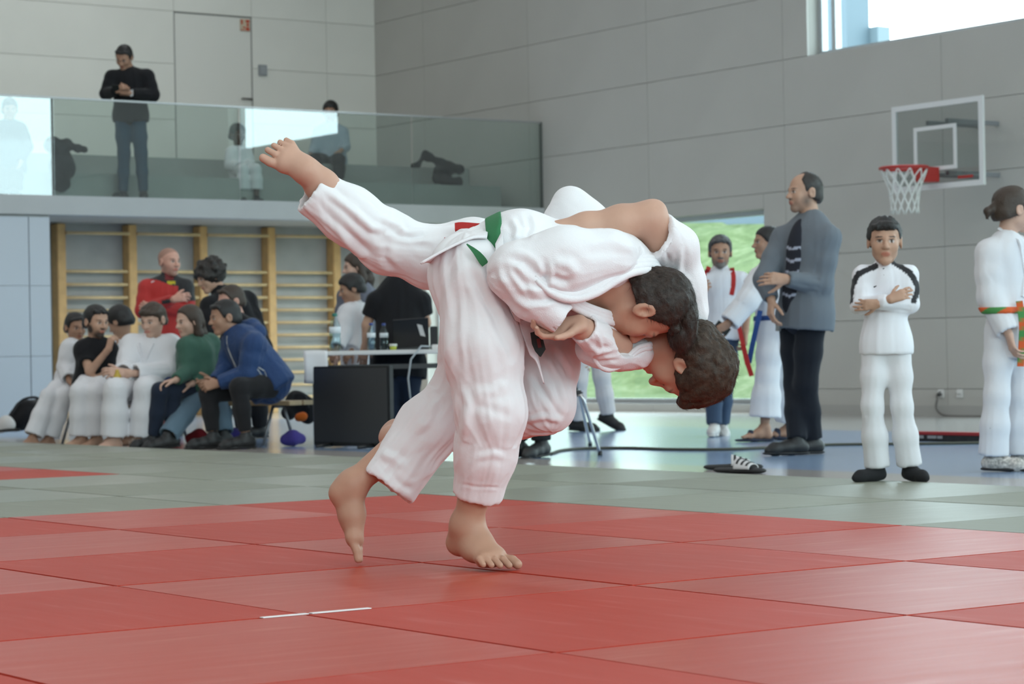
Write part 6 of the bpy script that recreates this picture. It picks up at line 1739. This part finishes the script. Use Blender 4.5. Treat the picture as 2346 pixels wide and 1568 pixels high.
# ---- bags, clothes and shoes on the floor
def lump(name, label, cat, px, D, m, vox=.009, seed=1, amp=.012, strap=None, parent=None, base=None):
    """soft thing from a chain of rounded masses: px = [(x, y, dd, radius_m)]"""
    pts = [at_D(x, y, D + dd) for x, y, dd, r_ in px]
    root = empty(name, tuple(base if base is not None else np.array([pts[0][0], pts[0][1], pts[0][2] - px[0][3]])), label=label, cat=cat)
    F = Field(*bounds(pts, max(p[3] for p in px) + .04), vox)
    for (a, pa) in zip(pts, px): F.ball(a, pa[3], .04)
    for i in range(len(pts) - 1): F.cone(pts[i], pts[i + 1], px[i][3] * .9, px[i + 1][3] * .9, .04)
    v, q = F.surf(1); n_ = normals(v, q)
    v = v + n_ * (amp * fbm(v * 11, seed, 3))[:, None]
    np_mesh(name + '_body', v, q, m, root)
    if strap: tube('strap', smooth_path([at_D(x, y, D + dd) for x, y, dd in strap], 14), .012, mat('strap_black', (.02, .02, .022), .8), root)
    return root
M_bagk = cloth('black_nylon', (.014, .014, .016), .7)
lump('sports_bag', 'black sports bag on the floor before the white cupboard doors', 'bag', [(40, 962, 0, .09), (62, 950, 0, .13), (88, 952, .1, .14), (84, 975, .1, .06)], 21.8, M_bagk, strap=[(30, 950, -.1), (50, 918, -.12), (85, 912, -.1), (100, 935, 0)])
sb = lump('sports_shoe', 'white and black sports shoe beside the black bag at the left edge', 'shoe', [(2, 978, 0, .05), (14, 968, 0, .055), (22, 976, 0, .045)], 21.6, M_shoe_w, .008, 4, .006)
obox('sole', at_D(12, 986, 21.6), [HR, HF, UPZ], (.13, .06, .014), M_black_pl, sb, .008)
lump('backpack', 'black backpack lying under the right end of the bench', 'bag', [(662, 946, 0, .055), (680, 922, .05, .085), (700, 930, .05, .07), (704, 955, .05, .05)], 19.0, M_bagk, strap=[(664, 925, -.09), (676, 904, -.1), (698, 908, -.08), (706, 935, -.06)])
lump('orange_cloth', 'small orange garment on the floor by the backpack', 'clothing', [(684, 957, 0, .022), (694, 955, 0, .028)], 18.7, cloth('orange_cloth', (.60, .13, .02)), .006, 3, .008)
M_purp = cloth('purple_cloth', (.06, .045, .22))
lump('purple_cloth', 'purple garment lying under the bench between the shoes', 'clothing', [(512, 1000, 0, .040), (530, 998, .05, .05), (552, 1000, .05, .042)], 18.75, M_purp, .008, 5, .012)
lump('purple_cloth', 'purple garment on the floor beside the bench end', 'clothing', [(654, 1008, 0, .035), (672, 1004, 0, .05), (688, 1006, .05, .035)], 18.0, M_purp, .008, 6, .012)
lump('red_cloth', 'dark red garment on the floor under the bench', 'clothing', [(438, 1006, 0, .04), (456, 1000, 0, .05), (468, 1006, 0, .035)], 18.4, cloth('dark_red_cloth', (.16, .01, .015)), .008, 7, .010)

# gallery luggage
g_ = lump('black_coat_pile', 'black bag with a coat thrown over it behind the gallery glass, left', 'bag', [(138, 418, 0, .10), (142, 382, 0, .14), (138, 345, 0, .09), (122, 334, 0, .08), (152, 330, 0, .05), (178, 340, -.05, .035), (194, 341, -.05, .028)], 25.2, M_bagk, .011, 8, .02)
lump('black_bag', 'black bag with folded coat lying on the gallery step, right', 'bag', [(1048, 418, 0, .055), (1022, 414, 0, .06), (1000, 410, 0, .05), (1004, 390, -.02, .04), (1030, 388, 0, .06), (1052, 388, 0, .045), (1010, 372, 0, .05), (982, 360, 0, .045), (974, 352, 0, .030), (958, 378, -.02, .022), (946, 380, -.03, .020)], 28.55, M_bagk, .010, 9, .016)

# ---- pair of slides at the edge of the mats
M_sl = mat('black_foam', (.012, .012, .013), .6)
M_slw = mat('white_strap', (.62, .60, .60), .5)
for k, (hx, hy, tx, ty) in enumerate(((1584, 1080, 1668, 1079), (1606, 1087, 1700, 1089))):
    A_, B_ = at_z(hx, hy, ZF + .012), at_z(tx, ty, ZF + .012)
    A_ = A_ + np.array([.30, .20, .004]); B_ = B_ + np.array([.30, .20, .004])
    d_ = unit(B_ - A_); B_ = A_ + d_ * .265; s_ = np.cross(UPZ, d_)
    sl = empty('slide_sandal', tuple(A_), label=['black slide sandal with white striped strap, the left one of the pair', 'black slide sandal with white striped strap, the right one of the pair'][k], cat='sandal', group='slides at the mat edge')
    F = Field(*bounds([A_, B_], .09), .005)
    F.chain([A_, A_ + d_ * .13, B_ - d_ * .02], [.040, .048, .044], .02, flat=(UPZ, .34))
    np_mesh('sole', *F.surf(1), M_sl, sl)
    rows = []
    for u_ in (.115, .16, .215):
        c_ = A_ + d_ * u_
        rows.append([c_ + s_ * .046 * math.cos(an) + UPZ * (.008 + .052 * math.sin(an) * (1.1 - .6 * (u_ - .115) / .1)) for an in np.linspace(0, math.pi, 7)])
    sheet('strap', rows, M_slw, sl, .006, 14)
    for w_ in (.135, .165, .195):
        c_ = A_ + d_ * w_
        ribbon('stripe', [c_ + s_ * .048 * math.cos(an) + UPZ * (.010 + .0545 * math.sin(an) * (1.1 - .6 * (w_ - .115) / .1)) for an in np.linspace(.5, math.pi - .5, 8)], d_, .004, .012, M_sl, sl)

# ---- rolled banner on the floor, wall sockets, cables
p0, p1 = at_z(2095, 1010, ZF), at_z(2262, 1014, ZF)
bd2 = unit(p1 - p0); bn2 = np.cross(UPZ, bd2); Lr = np.linalg.norm(p1 - p0)
ban = empty('equipment_case', tuple((p0 + p1) / 2), label='long low red and black case lying on the floor near the right wall', cat='case')
obox('case_body', (p0 + p1) / 2 + UPZ * .022, [bd2, bn2, UPZ], (Lr / 2, .05, .022), mat('banner_black', (.012, .012, .013), .6, noise=(18, .3)), ban, .006)
obox('case_lid', (p0 + p1) / 2 + UPZ * .055, [bd2, bn2, UPZ], (Lr / 2, .05, .011), mat('banner_red', (.35, .02, .02), .6), ban, .004)
for t_, w_ in ((.16, .03), (.33, .05), (.42, .03)):
    q_ = p0 + bd2 * Lr * t_
    obox('print_patch', q_ + UPZ * .030 - bn2 * .0515 * (1 if bn2 @ c_f > 0 else -1), [bd2, bn2, UPZ], (w_, .001, .010), mat('patch_grey', (.30, .29, .29), .7), ban)
for k, (sx, lab) in enumerate(((2157, 'white wall socket with a plug and cable low on the right wall'), (2200, 'empty white wall socket low on the right wall'))):
    p = at_X(sx, 902, XR)
    so = empty('wall_socket', tuple(p), label=lab, cat='socket')
    box('socket_plate', XR - .012, XR - .0005, p[1] - .042, p[1] + .042, p[2] - .042, p[2] + .042, mat('socket_white', (.72, .71, .69), .4), so, bevel=.004)
    lathe('socket_insert', [(.026, 0), (.026, .004)], (XR - .014, p[1], p[2]), MATS['socket_white'], so, 16)
    if k == 0:
        pl = empty('power_plug', tuple(p), label='dark plug with grey cable hanging from the wall socket', cat='plug')
        tube('plug_body', [p - np.array([.014, 0, 0]), p - np.array([.05, -.01, .02])], [.022, .014], M_black_pl, pl)
        tube('cord', smooth_path([p - np.array([.05, -.01, .02]), at_X(2147, 915, XR - .08), at_X(2145, 935, XR - .08), at_X(2158, 950, XR - .08), at_X(2185, 954, XR - .10), at_X(2255, 955, XR - .12)], 30), .012, mat('cord_grey', (.17, .16, .15), .6), pl)
cb_ = tube('floor_cable', smooth_path([at_z(x, y, ZF + .009) for x, y in ((1262, 1040), (1290, 1032), (1345, 1028), (1440, 1027), (1540, 1030), (1660, 1030), (1760, 1026), (1880, 1020), (2000, 1018), (2120, 1017), (2260, 1015))], 60), .010, mat('cable_olive', (.07, .07, .05), .6))
tag(cb_, 'long dark cable lying across the shiny floor before the window', 'cable')

# ---- basketball backboard, hoop and net on the right wall
XBd = 15.9
tl, br_ = at_X(2041, 250, XBd), at_X(2253, 428, XBd)
tr_, bl_ = at_X(2250, 214, XBd), at_X(2047, 438, XBd)
yA, yB_ = (tl[1] + bl_[1]) / 2, (tr_[1] + br_[1]) / 2            # far (left) and near (right) edge
z1_, z0_ = (tl[2] + tr_[2]) / 2, (bl_[2] + br_[2]) / 2
hoop = empty('basketball_hoop', (XR, (yA + yB_) / 2, z0_), label='wall-mounted basketball backboard with white frame, red ring and net', cat='basketball hoop')
M_hw = mat('hoop_white', (.74, .74, .74), .5); M_hr = mat('hoop_red', (.42, .03, .025), .45)
fw_ = .05
v_, f_ = merge([(boxv(XBd, XBd + .03, yB_, yA, z1_ - fw_, z1_), BOXF), (boxv(XBd, XBd + .03, yB_, yA, z0_, z0_ + fw_), BOXF), (boxv(XBd, XBd + .03, yB_, yB_ + fw_, z0_ + fw_, z1_ - fw_), BOXF), (boxv(XBd, XBd + .03, yA - fw_, yA, z0_ + fw_, z1_ - fw_), BOXF)])
mesh('board_frame', v_, f_, M_hw, hoop)
box('board_glass', XBd + .008, XBd + .018, yB_ + fw_, yA - fw_, z0_ + fw_, z1_ - fw_, glass_mat('board_acrylic', (.78, .80, .80), .02), hoop)
q0, q1 = at_X(2093, 292, XBd), at_X(2192, 387, XBd)
ya, yb, za, zb2 = q0[1], q1[1], (at_X(2093, 292, XBd)[2] + at_X(2190, 284, XBd)[2]) / 2, (at_X(2093, 395, XBd)[2] + at_X(2190, 386, XBd)[2]) / 2
t_ = .035
v_, f_ = merge([(boxv(XBd - .004, XBd + .008, yb, ya, za - t_, za), BOXF), (boxv(XBd - .004, XBd + .008, yb, ya, zb2, zb2 + t_), BOXF), (boxv(XBd - .004, XBd + .008, yb, yb + t_, zb2 + t_, za - t_), BOXF), (boxv(XBd - .004, XBd + .008, ya - t_, ya, zb2 + t_, za - t_), BOXF)])
mesh('target_square', v_, f_, M_hw, hoop)
ym = (ya + yb) / 2
for dz in (.12, .60):
    box('wall_bracket', XBd + .03, XR, ym - .14, ym - .10, z0_ + dz, z0_ + dz + .04, mat('bracket_grey', (.25, .26, .27), .5), hoop)
    box('wall_bracket', XBd + .03, XR, ym + .10, ym + .14, z0_ + dz, z0_ + dz + .04, MATS['bracket_grey'], hoop)
rc = at_X(2084, 384, XBd - .38)
rc[1] = ym + .02; zr = at_X(2084, 384, XBd - .38)[2]
N = 40
ring = [(XBd - .38 + .215 * math.cos(2 * math.pi * i / N), rc[1] + .215 * math.sin(2 * math.pi * i / N), zr) for i in range(N + 1)]
v_, f_ = tube_vf(ring, .016, 8, cap=False); mesh('ring', v_, f_, M_hr, hoop, smooth=True)
box('ring_bracket', XBd - .20, XBd, rc[1] - .075, rc[1] + .075, zr - .12, zr + .015, M_hr, hoop, bevel=.006)
box('ring_plate', XBd - .012, XBd, yb - .02, yb - .20, z0_ + .075, z0_ + .10, M_hr, hoop)
strs = []
for s_ in (-1, 1):
    for k in range(12):
        pts = []
        for i in range(11):
            u_ = i / 10; an = 2 * math.pi * (k / 12 + s_ * u_ * .20); rr = .215 * (1 - u_) + .125 * u_ - .03 * math.sin(math.pi * u_)
            pts.append((XBd - .38 + rr * math.cos(an), rc[1] + rr * math.sin(an), zr - .012 - .40 * u_))
        strs.append(tube_vf(pts, .0065, 5))
o = mesh('net', *merge(strs), mat('net_cord', (.72, .72, .70), .8), hoop, smooth=True); o['kind'] = 'stuff'
